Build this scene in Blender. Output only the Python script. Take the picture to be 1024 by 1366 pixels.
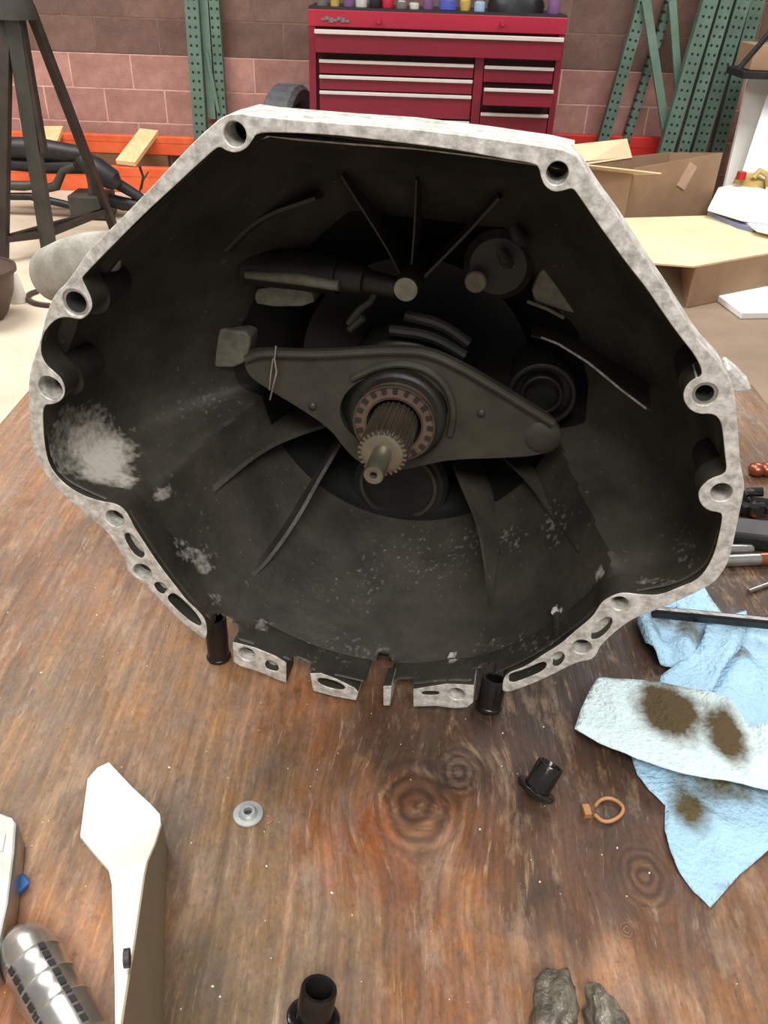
import bpy, bmesh, math, random
import numpy as np
from mathutils import Vector, Matrix, noise
from mathutils.geometry import delaunay_2d_cdt
random.seed(7)
R = math.radians
for o in list(bpy.data.objects): bpy.data.objects.remove(o)
scene = bpy.context.scene
COL = scene.collection

# ------------------------------------------------------------------ camera
FPX, PITCH, ROLL, H, T = 1100.0, R(34), R(2.0), 1.33, 0.85
fw = Vector((0, math.cos(PITCH), -math.sin(PITCH)))
r0 = Vector((1, 0, 0)); u0 = r0.cross(fw)
RT = r0*math.cos(ROLL) + u0*math.sin(ROLL)
UP = -r0*math.sin(ROLL) + u0*math.cos(ROLL)
CAM = Vector((0, 0, H))
cd = bpy.data.cameras.new('camera'); cam = bpy.data.objects.new('camera', cd); COL.objects.link(cam)
m3 = Matrix((RT, UP, -fw)).transposed()
cam.matrix_world = Matrix.Translation(CAM) @ m3.to_4x4()
cd.sensor_fit = 'VERTICAL'; cd.sensor_height = 36; cd.lens = 36*FPX/1366.0
cd.clip_start = 0.01
scene.camera = cam

# ------------------------------------------------------------------ light
vs = scene.view_settings
vs.view_transform = 'Standard'; vs.look = 'None'; vs.gamma = 1; vs.use_curve_mapping = False
vs.exposure = 0.0
w = bpy.data.worlds.new('world'); scene.world = w; w.use_nodes = True
w.node_tree.nodes['Background'].inputs[0].default_value = (1.0, 0.975, 0.94, 1)
w.node_tree.nodes['Background'].inputs[1].default_value = 0.36
def area(name, loc, sx, sy, power, rot=(0, 0, 0), col=(1, .97, .93)):
    l = bpy.data.lights.new(name, 'AREA'); l.shape = 'RECTANGLE'; l.size = sx; l.size_y = sy
    l.energy = power; l.color = col
    o = bpy.data.objects.new(name, l); o.location = loc; o.rotation_euler = rot; COL.objects.link(o)
area('ceiling_lamp_bench', (-0.7, 1.1, 3.4), 1.4, 1.6, 50)
area('ceiling_lamp_left', (-2.6, 3.6, 3.4), 2.4, 1.4, 185)
area('ceiling_lamp_right', (2.2, 3.6, 3.4), 2.4, 1.4, 135)
area('ceiling_lamp_front', (0.2, -1.6, 3.4), 2.0, 1.2, 130)

# ------------------------------------------------------------------ pixel measurement helpers
def ray(x, y): return fw + RT*((x-512)/FPX) - UP*((y-683)/FPX)
def onz(x, y, z=T):
    r = ray(x, y); return CAM + r*((z-H)/r.z)
def at(x, y, Y):
    r = ray(x, y); return CAM + r*(Y/r.y)
YAW = R(10)
FU = Vector((math.cos(YAW), -math.sin(YAW), 0)); FN = Vector((math.sin(YAW), math.cos(YAW), 0))
FO = onz(560, 942)
def fl(x, y, w=0.0):                       # (u, v) on the plane w metres behind the bell flange
    r = ray(x, y); o = FO + FN*w
    P = CAM + r*(((o-CAM).dot(FN))/r.dot(FN)) - o
    return (P.dot(FU), P.z)
def L(x, y, w):                            # local point of the transmission
    a = fl(x, y, w); return Vector((a[0], w, a[1]))
FO = FO + FN*((onz(505, 945)-FO).dot(FN))
CU, CV = fl(485.64, 665.16)                # shaft axis

# ------------------------------------------------------------------ materials
def lin(c): return tuple(((v/255)/12.92 if v/255 <= .04045 else ((v/255+.055)/1.055)**2.4) for v in c)
def mat(name, rgb, rough=.6, metal=0.0, var=.15, scale=8.0, bump=0.0, bscale=60.0, rgb2=None, spec=.5, coord='Object', stretch=None):
    m = bpy.data.materials.new(name); m.use_nodes = True; nt = m.node_tree; n = nt.nodes; k = nt.links
    b = n['Principled BSDF']; b.inputs['Roughness'].default_value = rough; b.inputs['Metallic'].default_value = metal
    b.inputs['Specular IOR Level'].default_value = spec
    tc = n.new('ShaderNodeTexCoord'); mp = n.new('ShaderNodeMapping'); k.new(tc.outputs[coord], mp.inputs[0])
    if stretch: mp.inputs['Scale'].default_value = stretch
    nz = n.new('ShaderNodeTexNoise'); nz.inputs['Scale'].default_value = scale; nz.inputs['Detail'].default_value = 6
    nz.inputs['Roughness'].default_value = .62
    k.new(mp.outputs[0], nz.inputs['Vector'])
    cr = n.new('ShaderNodeValToRGB'); k.new(nz.outputs['Fac'], cr.inputs[0])
    c = lin(rgb); c2 = lin(rgb2) if rgb2 else tuple(v*(1+var) for v in c); c1 = c if rgb2 else tuple(v*(1-var) for v in c)
    cr.color_ramp.elements[0].position = .36; cr.color_ramp.elements[1].position = .64
    cr.color_ramp.elements[0].color = (*c1, 1); cr.color_ramp.elements[1].color = (*c2, 1)
    k.new(cr.outputs[0], b.inputs['Base Color'])
    if bump:
        nb = n.new('ShaderNodeTexNoise'); nb.inputs['Scale'].default_value = bscale; nb.inputs['Detail'].default_value = 5
        k.new(mp.outputs[0], nb.inputs['Vector'])
        bp = n.new('ShaderNodeBump'); bp.inputs['Strength'].default_value = bump; bp.inputs['Distance'].default_value = .01
        k.new(nb.outputs['Fac'], bp.inputs['Height']); k.new(bp.outputs[0], b.inputs['Normal'])
    m['cr'] = cr.name
    return m
M = {}
M['cast'] = mat('cast_aluminium', (168, 164, 156), .5, .25, scale=150, rgb2=(232, 229, 222), bump=.10, bscale=500)
M['cast_out'] = mat('cast_aluminium_outside', (140, 136, 126), .6, .3, scale=40, rgb2=(178, 174, 164), bump=.12, bscale=350)
M['steel'] = mat('bright_steel', (190, 188, 184), .25, .9, scale=60)
M['shaft'] = mat('shaft_steel', (138, 132, 116), .35, .75, scale=50)
M['spline'] = mat('spline_steel', (92, 84, 70), .4, .6, scale=50)
M['bronze'] = mat('bearing_race', (112, 92, 80), .45, .4, scale=90)
M['dark'] = mat('oily_dark_metal', (24, 24, 20), .5, .1, scale=30, rgb2=(40, 39, 33), bump=.05, bscale=150)
M['oil'] = mat('rear_wall_shade', (15, 15, 13), .45, 0, scale=30)  # near-black colour carries the shade at the back of the bell
M['fork'] = mat('fork_steel', (52, 51, 43), .5, .15, scale=25, rgb2=(70, 68, 57), bump=.03, bscale=100)
M['pad'] = mat('oily_lit_cast', (104, 102, 90), .6, .1, scale=140, rgb2=(128, 126, 110), bump=.08, bscale=400)  # paler cast; light is put into this colour on pads and tube strip
M['rubber'] = mat('black_plastic', (18, 17, 17), .18, 0, scale=40, rgb2=(34, 32, 30), bump=.1)
M['white'] = mat('white_plastic', (240, 238, 226), .45, 0, scale=10, var=.02)
M['tan'] = mat('tan_plastic', (176, 124, 78), .5, 0, scale=60)
M['zinc'] = mat('zinc_plate', (176, 180, 180), .35, .5, scale=60)
M['blue'] = mat('blue_plastic', (28, 92, 160), .4, 0, scale=80)
M['grey_metal'] = mat('grey_metal', (160, 158, 154), .3, .8, scale=30)
M['slot'] = mat('dark_slot', (40, 38, 40), .5, 0)
M['copper'] = mat('copper_plate', (150, 88, 62), .3, .7, scale=40)
M['black_iron'] = mat('black_iron', (30, 32, 34), .5, .3, scale=20, rgb2=(48, 48, 50))
M['stand'] = mat('black_stand_paint', (40, 33, 28), .5, .1, scale=10, rgb2=(58, 50, 44))
M['stand2'] = mat('worn_grey_stand', (54, 55, 50), .5, .2, scale=10, rgb2=(70, 68, 62))
M['orange'] = mat('orange_beam_paint', (216, 88, 46), .5, 0, scale=6, rgb2=(232, 112, 66))
M['redbeam'] = mat('red_beam_paint', (196, 44, 38), .5, 0, scale=6)
M['pine'] = mat('pine_board', (226, 190, 136), .7, 0, scale=14, rgb2=(242, 214, 164), stretch=(4, .5, 4))
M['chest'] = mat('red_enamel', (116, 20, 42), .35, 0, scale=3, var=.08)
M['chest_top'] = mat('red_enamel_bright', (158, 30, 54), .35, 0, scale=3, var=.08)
M['cavity'] = mat('chest_cavity', (58, 10, 20), .7, 0)
M['handle'] = mat('satin_handle', (206, 200, 196), .4, .3, scale=10, var=.05)
M['tyre'] = mat('tyre_rubber', (92, 94, 98), .8, 0, scale=20)
M['card'] = mat('cardboard', (150, 122, 96), .85, 0, scale=5, rgb2=(162, 134, 108), spec=.2)
M['card_light'] = mat('cardboard_pale', (222, 200, 162), .85, 0, scale=5, rgb2=(232, 212, 176), spec=.2)  # paler cardboard for the flaps and the flat box top
M['tape'] = mat('packing_tape', (196, 160, 136), .4, 0)
M['paper'] = mat('white_paper', (236, 238, 240), .8, 0, var=.02)
M['foam'] = mat('white_foam_panel', (226, 222, 216), .8, 0, scale=3, var=.05)
M['jug'] = mat('yellow_jug', (196, 172, 104), .4, 0, scale=9)
M['redcap'] = mat('red_cap', (186, 40, 40), .4, 0)
M['brown'] = mat('brown_plastic', (70, 52, 44), .5, 0, scale=6)
M['bluegrey'] = mat('blue_grey_card', (126, 130, 160), .8, 0, var=.05)
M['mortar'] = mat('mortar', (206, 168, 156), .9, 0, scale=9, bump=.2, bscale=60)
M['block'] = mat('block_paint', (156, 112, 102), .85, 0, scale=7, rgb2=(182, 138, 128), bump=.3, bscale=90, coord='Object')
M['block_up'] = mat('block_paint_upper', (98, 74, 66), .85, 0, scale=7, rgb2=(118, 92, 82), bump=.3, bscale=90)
M['floor'] = mat('concrete_floor', (176, 158, 138), .75, 0, scale=1.1, rgb2=(214, 198, 176), bump=.1, bscale=40, coord='Object')
M['bench_wood'] = mat('bench_wood', (120, 88, 60), .7, 0, scale=10)
for nm, c in dict(cl_white=(200, 198, 196), cl_red=(190, 40, 60), cl_blue=(70, 80, 170), cl_yellow=(190, 160, 80),
                  cl_purple=(120, 86, 130), cl_black=(30, 30, 34), cl_grey=(110, 106, 104), cl_cyan=(150, 180, 210)).items():
    M[nm] = mat(nm, c, .5, 0, scale=20)

def rack_mat(name, c1, c2, pitch=.05, off=.018):
    m = mat(name, c1, .5, 0, scale=6, rgb2=c2); nt = m.node_tree; n = nt.nodes; k = nt.links
    b = n['Principled BSDF']; cr = n[m['cr']]
    at_ = n.new('ShaderNodeAttribute'); at_.attribute_name = 'hole'
    sp = n.new('ShaderNodeSeparateXYZ'); k.new(at_.outputs['Vector'], sp.inputs[0])
    def mth(op, a, bb=None, v=None):
        q = n.new('ShaderNodeMath'); q.operation = op
        k.new(a, q.inputs[0])
        if bb is not None: k.new(bb, q.inputs[1])
        if v is not None: q.inputs[1].default_value = v
        return q.outputs[0]
    y = mth('SUBTRACT', mth('FRACT', mth('DIVIDE', sp.outputs[1], v=pitch)), v=.5); y = mth('MULTIPLY', y, v=pitch)
    x = mth('SUBTRACT', mth('ABSOLUTE', sp.outputs[0]), v=off)
    d = mth('SQRT', mth('ADD', mth('MULTIPLY', x, x), mth('MULTIPLY', y, y)))
    f = mth('LESS_THAN', d, v=.0085)
    mx = n.new('ShaderNodeMix'); mx.data_type = 'RGBA'; k.new(f, mx.inputs[0]); k.new(cr.outputs[0], mx.inputs[6])
    mx.inputs[7].default_value = (*lin((22, 30, 28)), 1); k.new(mx.outputs[2], b.inputs['Base Color'])
    return m
M['green'] = rack_mat('green_rack_paint', (80, 104, 92), (98, 124, 110))
M['green_plain'] = mat('green_brace_paint', (98, 124, 110), .5, 0, scale=6)

def attr_color(m, mixmode='MULTIPLY', fac=1.0):
    nt = m.node_tree; n = nt.nodes; k = nt.links
    a = n.new('ShaderNodeAttribute'); a.attribute_name = 'tint'
    return a

# ------------------------------------------------------------------ objects
def tag(o, label=None, cat=None, group=None, kind=None):
    if label: o['label'] = label
    if cat: o['category'] = cat
    if group: o['group'] = group
    if kind: o['kind'] = kind
    return o
def empty(name, loc=(0, 0, 0), label=None, cat=None, group=None, rz=0.0):
    o = bpy.data.objects.new(name, None); COL.objects.link(o); o.location = loc; o.rotation_euler = (0, 0, rz)
    o.empty_display_size = .05
    return tag(o, label, cat, group)
class MB:
    def __init__(s): s.v = []; s.f = []
    def add(s, vs, fs):
        n = len(s.v); s.v += [Vector(p) for p in vs]; s.f += [tuple(i+n for i in f) for f in fs]; return s
    def box(s, c, d, rot=None):
        c = Vector(c); m = rot or Matrix.Identity(3)
        vs = [c + m @ Vector((x*d[0]/2, y*d[1]/2, z*d[2]/2)) for x in (-1, 1) for y in (-1, 1) for z in (-1, 1)]
        return s.add(vs, [(0, 1, 3, 2), (4, 6, 7, 5), (0, 4, 5, 1), (2, 3, 7, 6), (0, 2, 6, 4), (1, 5, 7, 3)])
    def bar(s, p0, p1, wd, dp, side=None):      # rectangular bar from p0 to p1; wd along side
        p0 = Vector(p0); p1 = Vector(p1); a = (p1-p0).normalized()
        sd = Vector(side) if side else Vector((1, 0, 0)); sd = (sd - a*sd.dot(a)).normalized(); t = a.cross(sd)
        vs = [p + sd*(x*wd/2) + t*(y*dp/2) for p in (p0, p1) for x, y in ((-1, -1), (1, -1), (1, 1), (-1, 1))]
        return s.add(vs, [(3, 2, 1, 0), (4, 5, 6, 7), (0, 1, 5, 4), (1, 2, 6, 5), (2, 3, 7, 6), (3, 0, 4, 7)])
    def rings(s, pts, radii, n=20, axis=None, cap=True, ph=0.0):
        pts = [Vector(p) for p in pts]; N = len(pts); vs = []; fs = []
        prev = None
        for i, p in enumerate(pts):
            if axis is not None: a = Vector(axis).normalized()
            else:
                a = (pts[min(i+1, N-1)] - pts[max(i-1, 0)]).normalized()
            if prev is None:
                h = Vector((0, 0, 1)) if abs(a.z) < .9 else Vector((1, 0, 0)); sd = a.cross(h).normalized()
            else: sd = (prev - a*prev.dot(a)).normalized()
            prev = sd; t = a.cross(sd); r = radii[i] if hasattr(radii, '__len__') else radii
            for j in range(n):
                q = 2*math.pi*j/n + ph; rr = r(q) if callable(r) else r
                vs.append(p + (sd*math.cos(q) + t*math.sin(q))*rr)
        for i in range(N-1):
            for j in range(n):
                fs.append((i*n+j, i*n+(j+1) % n, (i+1)*n+(j+1) % n, (i+1)*n+j))
        if cap: fs.append(tuple(range(n))[::-1]); fs.append(tuple((N-1)*n+j for j in range(n)))
        return s.add(vs, fs)
    def tube(s, c, axis, r, r_in, h, n=28):     # hollow tube
        c = Vector(c); a = Vector(axis).normalized()
        return s.rings([c, c, c+a*h, c+a*h, c], [r_in, r, r, r_in, r_in], n, axis=a, cap=False)
    def prism(s, loops, w0, w1, to3):           # 2D loops with holes by parity, to3(x, y, w)
        vv = []; ee = []
        for lp in loops:
            b = len(vv); vv += [Vector((p[0], p[1])) for p in lp]; ee += [(b+i, b+(i+1) % len(lp)) for i in range(len(lp))]
        r = delaunay_2d_cdt(vv, ee, [], 1, 1e-7)
        ov = r[0]; n = len(ov); of = []
        def inside(x, y):
            c_ = False
            for lp in loops:
                a = lp[-1]
                for b_ in lp:
                    if (a[1] > y) != (b_[1] > y) and x < (b_[0]-a[0])*(y-a[1])/(b_[1]-a[1])+a[0]: c_ = not c_
                    a = b_
            return c_
        for f in r[2]:
            q = (ov[f[0]]+ov[f[1]]+ov[f[2]])/3
            if len(f) > 3 or inside(q.x, q.y): of.append(f)
        s.add([to3(p.x, p.y, w0) for p in ov] + [to3(p.x, p.y, w1) for p in ov],
              [tuple(f) for f in of] + [tuple(i+n for i in reversed(f)) for f in of])
        for lp in loops:
            k = len(lp)
            s.add([to3(p[0], p[1], w0) for p in lp] + [to3(p[0], p[1], w1) for p in lp],
                  [(i, (i+1) % k, k+(i+1) % k, k+i) for i in range(k)])
        return s
    def build(s, name, m, parent=None, smooth=False, bevel=0, seg=2, solid=0, label=None, kind=None, sharp=R(35), merge=True):
        org = Vector(); q = parent; loc_ = False
        while q is not None:
            if q.get('local'): loc_ = True
            q = q.parent
        if parent is not None and not loc_: org = world_loc(parent)
        me = bpy.data.meshes.new(name); me.from_pydata([v-org for v in s.v], [], s.f)
        bm = bmesh.new(); bm.from_mesh(me)
        if merge: bmesh.ops.remove_doubles(bm, verts=bm.verts, dist=1e-6)
        bmesh.ops.recalc_face_normals(bm, faces=bm.faces)
        if smooth:
            for f in bm.faces: f.smooth = True
            for e in bm.edges:
                if len(e.link_faces) == 2 and e.calc_face_angle(0) > sharp: e.smooth = False
        bm.to_mesh(me); bm.free()
        me.materials.append(m if not isinstance(m, str) else M[m])
        o = bpy.data.objects.new(name, me); COL.objects.link(o)
        if parent is not None: o.parent = parent
        if bevel:
            b = o.modifiers.new('bevel', 'BEVEL'); b.width = bevel; b.segments = seg; b.limit_method = 'ANGLE'; b.angle_limit = R(40)
            b.harden_normals = False
        if solid:
            b = o.modifiers.new('solid', 'SOLIDIFY'); b.thickness = abs(solid); b.offset = 1 if solid > 0 else -1
        if label: o['label'] = label
        if kind: o['kind'] = kind
        return o
def world_loc(o):
    v = Vector(o.location); p = o.parent
    while p is not None: v = v + Vector(p.location); p = p.parent
    return v
def copy_tree(o, parent=None):
    c = o.copy(); COL.objects.link(c)
    if parent is not None: c.parent = parent
    for ch in [q for q in bpy.data.objects if q.parent == o]: copy_tree(ch, c)
    return c
def chaikin(p, it=2, closed=True):
    p = [Vector((a[0], a[1])) for a in p]
    for _ in range(it):
        q = []
        n = len(p)
        for i in range(n if closed else n-1):
            a, b = p[i], p[(i+1) % n]
            if (b-a).length < 1e-5: continue
            q += [a*.75+b*.25, a*.25+b*.75]
        p = q if closed else [p[0]] + q + [p[-1]]
    return p
def circ(c, r, n=28, rx=None): return [(c[0]+r*math.cos(2*math.pi*i/n), c[1]+(rx or r)*math.sin(2*math.pi*i/n)) for i in range(n)]

# ================================================================== the setting
o = MB().box((0, 2.9, -.02), (10, 9, .04)).build('floor', 'floor'); tag(o, 'pale beige concrete workshop floor', kind='structure')
# concrete saw joints and darker right-hand area in the floor material
nt = M['floor'].node_tree; n = nt.nodes; k = nt.links
b = n['Principled BSDF']; cr = n[M['floor']['cr']]
tc = n.new('ShaderNodeTexCoord'); sp = n.new('ShaderNodeSeparateXYZ'); k.new(tc.outputs['Object'], sp.inputs[0])
nz = n.new('ShaderNodeTexNoise'); nz.inputs['Scale'].default_value = 1.3; nz.inputs['Detail'].default_value = 6; k.new(tc.outputs['Object'], nz.inputs['Vector'])
a = n.new('ShaderNodeMath'); a.operation = 'ADD'; k.new(sp.outputs[0], a.inputs[0]); k.new(nz.outputs[0], a.inputs[1])
rr = n.new('ShaderNodeMapRange'); rr.inputs[1].default_value = .7; rr.inputs[2].default_value = 1.4; k.new(a.outputs[0], rr.inputs[0])
mx = n.new('ShaderNodeMix'); mx.data_type = 'RGBA'; k.new(rr.outputs[0], mx.inputs[0]); k.new(cr.outputs[0], mx.inputs[6])
mm = n.new('ShaderNodeMix'); mm.data_type = 'RGBA'; mm.blend_type = 'MULTIPLY'; mm.inputs[0].default_value = 1
k.new(cr.outputs[0], mm.inputs[6]); mm.inputs[7].default_value = (.42, .37, .33, 1); k.new(mm.outputs[2], mx.inputs[7])
# joints at two world y positions
d = None
for yj in (onz(30, 447, 0).y-2.9, onz(30, 350, 0).y-2.9, ):
    s1 = n.new('ShaderNodeMath'); s1.operation = 'SUBTRACT'; k.new(sp.outputs[1], s1.inputs[0]); s1.inputs[1].default_value = yj
    s2 = n.new('ShaderNodeMath'); s2.operation = 'ABSOLUTE'; k.new(s1.outputs[0], s2.inputs[0])
    if d is None: d = s2
    else:
        q = n.new('ShaderNodeMath'); q.operation = 'MINIMUM'; k.new(d.outputs[0], q.inputs[0]); k.new(s2.outputs[0], q.inputs[1]); d = q
j = n.new('ShaderNodeMapRange'); j.inputs[1].default_value = .008; j.inputs[2].default_value = .03; j.inputs[3].default_value = .6; j.inputs[4].default_value = 1
k.new(d.outputs[0], j.inputs[0])
mj = n.new('ShaderNodeMix'); mj.data_type = 'RGBA'; mj.blend_type = 'MULTIPLY'; mj.inputs[0].default_value = 1
k.new(mx.outputs[2], mj.inputs[6]); k.new(j.outputs[0], mj.inputs[7]); k.new(mj.outputs[2], b.inputs['Base Color'])

WY = 6.07
wall = MB().box((0.1, WY+.1012, .3755), (8.9, .2, .751)).build('wall_back', 'mortar'); tag(wall, 'painted concrete block wall behind the bench', kind='structure')
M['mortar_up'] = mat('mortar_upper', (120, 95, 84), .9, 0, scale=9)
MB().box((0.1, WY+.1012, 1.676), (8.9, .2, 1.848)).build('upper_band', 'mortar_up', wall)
M['plain_wall'] = mat('plain_wall_paint', (160, 150, 138), .9, 0, scale=3, var=.06)
for nm_, x_ in (('wall_left', -4.35), ('wall_right', 4.55)):
    o = MB().box((x_, 2.3, 1.3), (.12, 7.3, 2.6)).build(nm_, 'plain_wall'); tag(o, 'plain painted side wall of the workshop', kind='structure')
blk = None
BW, BH = .402, .2035; z0 = .751-2*BH-BH
for r_ in range(-1, 9):
    zc = z0 + BH*r_ + BH/2
    for c_ in range(-6, 16):
        xc = at(175, 90, WY).x + BW*c_ + (BW/2 if r_ % 2 else 0) + .2
        if xc-BW/2 < -4.35 or xc+BW/2 > 4.55: continue
        if True:
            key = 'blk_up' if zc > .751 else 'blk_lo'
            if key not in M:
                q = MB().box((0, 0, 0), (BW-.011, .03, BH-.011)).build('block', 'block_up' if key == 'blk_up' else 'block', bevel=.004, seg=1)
                M[key] = q.data; bpy.data.objects.remove(q)
                kb = bpy.data.meshes
            me = M[key]
        o = bpy.data.objects.new('block', me); COL.objects.link(o); o.parent = wall
        lo = zc-BH/2
        o.location = (xc, WY+.0135+random.uniform(-.001, .001), zc)
        if lo < 0:
            o.scale = (1, 1, (zc+BH/2-.004)/(BH-.011)); o.location.z = (zc+BH/2)/2
# use world-varying tint per block
for key in ('block', 'block_up'):
    m = M[key]; nt = m.node_tree; n = nt.nodes; k = nt.links; cr = n[m['cr']]
    oi = n.new('ShaderNodeObjectInfo'); mr = n.new('ShaderNodeMapRange'); k.new(oi.outputs['Random'], mr.inputs[0])
    mr.inputs[3].default_value = .86; mr.inputs[4].default_value = 1.12
    q = n.new('ShaderNodeMix'); q.data_type = 'RGBA'; q.blend_type = 'MULTIPLY'; q.inputs[0].default_value = 1
    k.new(cr.outputs[0], q.inputs[6]); k.new(mr.outputs[0], q.inputs[7]); k.new(q.outputs[2], n['Principled BSDF'].inputs['Base Color'])

# ================================================================== workbench
X0, X1, Y0, Y1 = -.465, .505, -.15, 1.06
bench = empty('workbench', (0.02, .45, 0), 'worn oil-stained plywood workbench carrying the transmission', 'workbench')
STAINS = [ # px, py, radius (m), sRGB
 (30,700,.05,(150,106,76)),(100,800,.05,(142,102,76)),(60,950,.05,(146,112,86)),(200,900,.05,(158,116,84)),(300,960,.04,(156,112,80)),
 (240,1030,.03,(120,94,74)),(60,1130,.03,(150,112,86)),(70,1210,.03,(178,128,94)),(110,1280,.03,(164,114,80)),(30,1340,.03,(150,92,58)),
 (10,780,.04,(120,84,60)),(90,720,.03,(124,86,60)),(240,980,.04,(150,112,82)),(250,1150,.03,(124,96,74)),(300,1200,.03,(132,104,80)),(270,1330,.03,(112,90,66)),
 (400,960,.03,(150,94,60)),(450,1000,.025,(116,78,54)),(560,1060,.02,(108,66,44)),(600,1010,.03,(84,62,50)),(500,980,.02,(92,62,46)),(520,1010,.02,(78,58,46)),(430,1060,.03,(140,94,62)),
 (450,1150,.03,(154,92,56)),(510,1200,.02,(150,86,52)),(420,1230,.03,(152,116,92)),(340,1120,.03,(138,106,78)),(600,1200,.03,(164,116,84)),(560,1300,.03,(142,88,56)),
 (450,1290,.03,(132,104,80)),(500,1340,.03,(138,92,62)),(640,1130,.03,(132,82,54)),(640,1300,.03,(152,104,74)),(620,960,.02,(88,62,52)),
 (700,1000,.03,(84,60,50)),(700,1150,.02,(112,80,62)),(760,1200,.03,(98,68,54)),(800,950,.05,(74,54,46)),(800,1120,.03,(92,64,50)),(850,1200,.025,(106,74,58)),
 (700,1260,.02,(164,116,84)),(800,1310,.03,(166,120,90)),(950,1260,.03,(128,88,62)),(1000,1320,.04,(148,104,76)),(900,1330,.03,(152,108,80)),
 (700,930,.04,(66,48,40)),(1000,600,.08,(104,72,50)),(1010,850,.05,(76,56,44)),(1000,560,.06,(140,104,76)),(990,700,.04,(72,54,42)),(900,1230,.03,(118,80,58)),
 (380,1330,.03,(134,108,84)),(200,1000,.03,(150,110,82)),(130,1200,.03,(176,126,94)),(350,1030,.03,(128,96,70)),
 (690,1040,.010,(70,50,42)),(702,1090,.010,(78,56,44)),(715,1140,.010,(80,58,46)),(728,1190,.009,(72,52,42)),(742,1230,.009,(86,62,50)),(756,1280,.009,(96,70,54)),(770,1330,.009,(104,76,58)),
 (215,1080,.02,(92,78,64)),(90,1180,.018,(110,92,78)),(130,900,.03,(128,98,78)),(330,930,.02,(168,118,84)),(470,1120,.02,(150,84,50)),(60,1060,.03,(130,102,82)),(440,1250,.02,(140,118,98))]
stp = [(onz(a_, b_), r_, np.array(lin(c_))) for a_, b_, r_, c_ in STAINS]
KN = [(onz(555, 1075), .024), (onz(612, 1030), .014), (onz(860, 1170), .013), (onz(835, 1240), .004), (onz(250, 640), .02)]
nx, ny = 300, 370
gx = np.linspace(X0, X1, nx); gy = np.linspace(Y0, Y1, ny)
GX, GY = np.meshgrid(gx, gy)
# noise-warped sample positions so the stains get ragged outlines stretched along the grain
WX = np.zeros_like(GX); WYa = np.zeros_like(GX)
for jy in range(ny):
    for ix in range(nx):
        p = Vector((gx[ix]*22, gy[jy]*7, 0)); q = noise.noise_vector(p); q2 = noise.noise_vector(p*2.7)
        WX[jy, ix] = gx[ix] + .016*q.x + .007*q2.x; WYa[jy, ix] = gy[jy] + .045*q.y + .02*q2.y
acc = np.zeros((ny, nx, 3)); wt = np.zeros((ny, nx))
for p, r_, c_ in stp:
    d2 = (WX-p.x)**2+((WYa-p.y)*.8)**2; g = np.exp(-d2/(2*(r_*.55)**2)) + .01*np.exp(-d2/(2*(r_*1.6)**2)) + 1e-7*np.exp(-d2/(2*.15**2))
    acc += g[..., None]*c_; wt += g
tint = acc/wt[..., None]; lum_ = tint.mean(axis=2, keepdims=True); tint = (tint*.88+lum_*.12)*np.array([.84, .84, .74])
gu = GX.copy(); kd = np.full_like(GX, 9.0)
for p, r_ in KN:
    gu -= r_*.9*np.tanh((GX-p.x)/(r_*.6))*np.exp(-((GY-p.y)/(r_*1.7))**2)*np.exp(-((GX-p.x)/(r_*2.6))**2)
    kd = np.minimum(kd, np.sqrt((GX-p.x)**2+((GY-p.y)*.8)**2)/r_)
top = MB()
vs_ = [Vector((x, y, T)) for y in gy for x in gx]
fs_ = [(j_*nx+i, j_*nx+i+1, (j_+1)*nx+i+1, (j_+1)*nx+i) for j_ in range(ny-1) for i in range(nx-1)]
nb = len(vs_); rim = [i for i in range(nx)] + [j_*nx+nx-1 for j_ in range(1, ny)] + [(ny-1)*nx+i for i in range(nx-2, -1, -1)] + [j_*nx for j_ in range(ny-2, 0, -1)]
vs_ += [Vector((vs_[i].x, vs_[i].y, T-.022)) for i in rim]
nr = len(rim)
fs_ += [(rim[i], nb+i, nb+(i+1) % nr, rim[(i+1) % nr]) for i in range(nr)] + [tuple(nb+i for i in range(nr))]
top.v = vs_; top.f = fs_
bt = top.build('bench_top', 'bench_wood', bench, merge=False)
def fill_attr(me, name, typ, arr):
    a = me.attributes.new(name, typ, 'POINT')
    a.data.foreach_set({'FLOAT_COLOR': 'color', 'FLOAT_VECTOR': 'vector', 'FLOAT': 'value'}[typ], np.asarray(arr, dtype=np.float32).ravel())
ext = rim
tf = tint.reshape(-1, 3); tf = np.vstack([tf, tf[ext]]); fill_attr(bt.data, 'tint', 'FLOAT_COLOR', np.c_[tf, np.ones(len(tf))])
gv = np.c_[gu.ravel(), GY.ravel(), np.zeros(nb)]; gv = np.vstack([gv, gv[ext]]); fill_attr(bt.data, 'grain', 'FLOAT_VECTOR', gv)
kk = np.r_[kd.ravel(), kd.ravel()[ext]]; fill_attr(bt.data, 'knot', 'FLOAT', kk)
m = bpy.data.materials.new('stained_plywood'); m.use_nodes = True; nt = m.node_tree; n = nt.nodes; k = nt.links
b = n['Principled BSDF']; b.inputs['Roughness'].default_value = .62; b.inputs['Specular IOR Level'].default_value = .35
ta = n.new('ShaderNodeAttribute'); ta.attribute_name = 'tint'
ga = n.new('ShaderNodeAttribute'); ga.attribute_name = 'grain'
ka = n.new('ShaderNodeAttribute'); ka.attribute_name = 'knot'
def N(typ, **kw):
    q = n.new(typ)
    for a_, v_ in kw.items(): setattr(q, a_, v_)
    return q
def mapn(src, sc, scale, detail=5, rough=.6):
    mp = N('ShaderNodeMapping'); mp.inputs['Scale'].default_value = sc; k.new(src, mp.inputs[0])
    q = N('ShaderNodeTexNoise'); q.inputs['Scale'].default_value = scale; q.inputs['Detail'].default_value = detail; q.inputs['Roughness'].default_value = rough
    k.new(mp.outputs[0], q.inputs['Vector']); return q.outputs['Fac']
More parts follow.
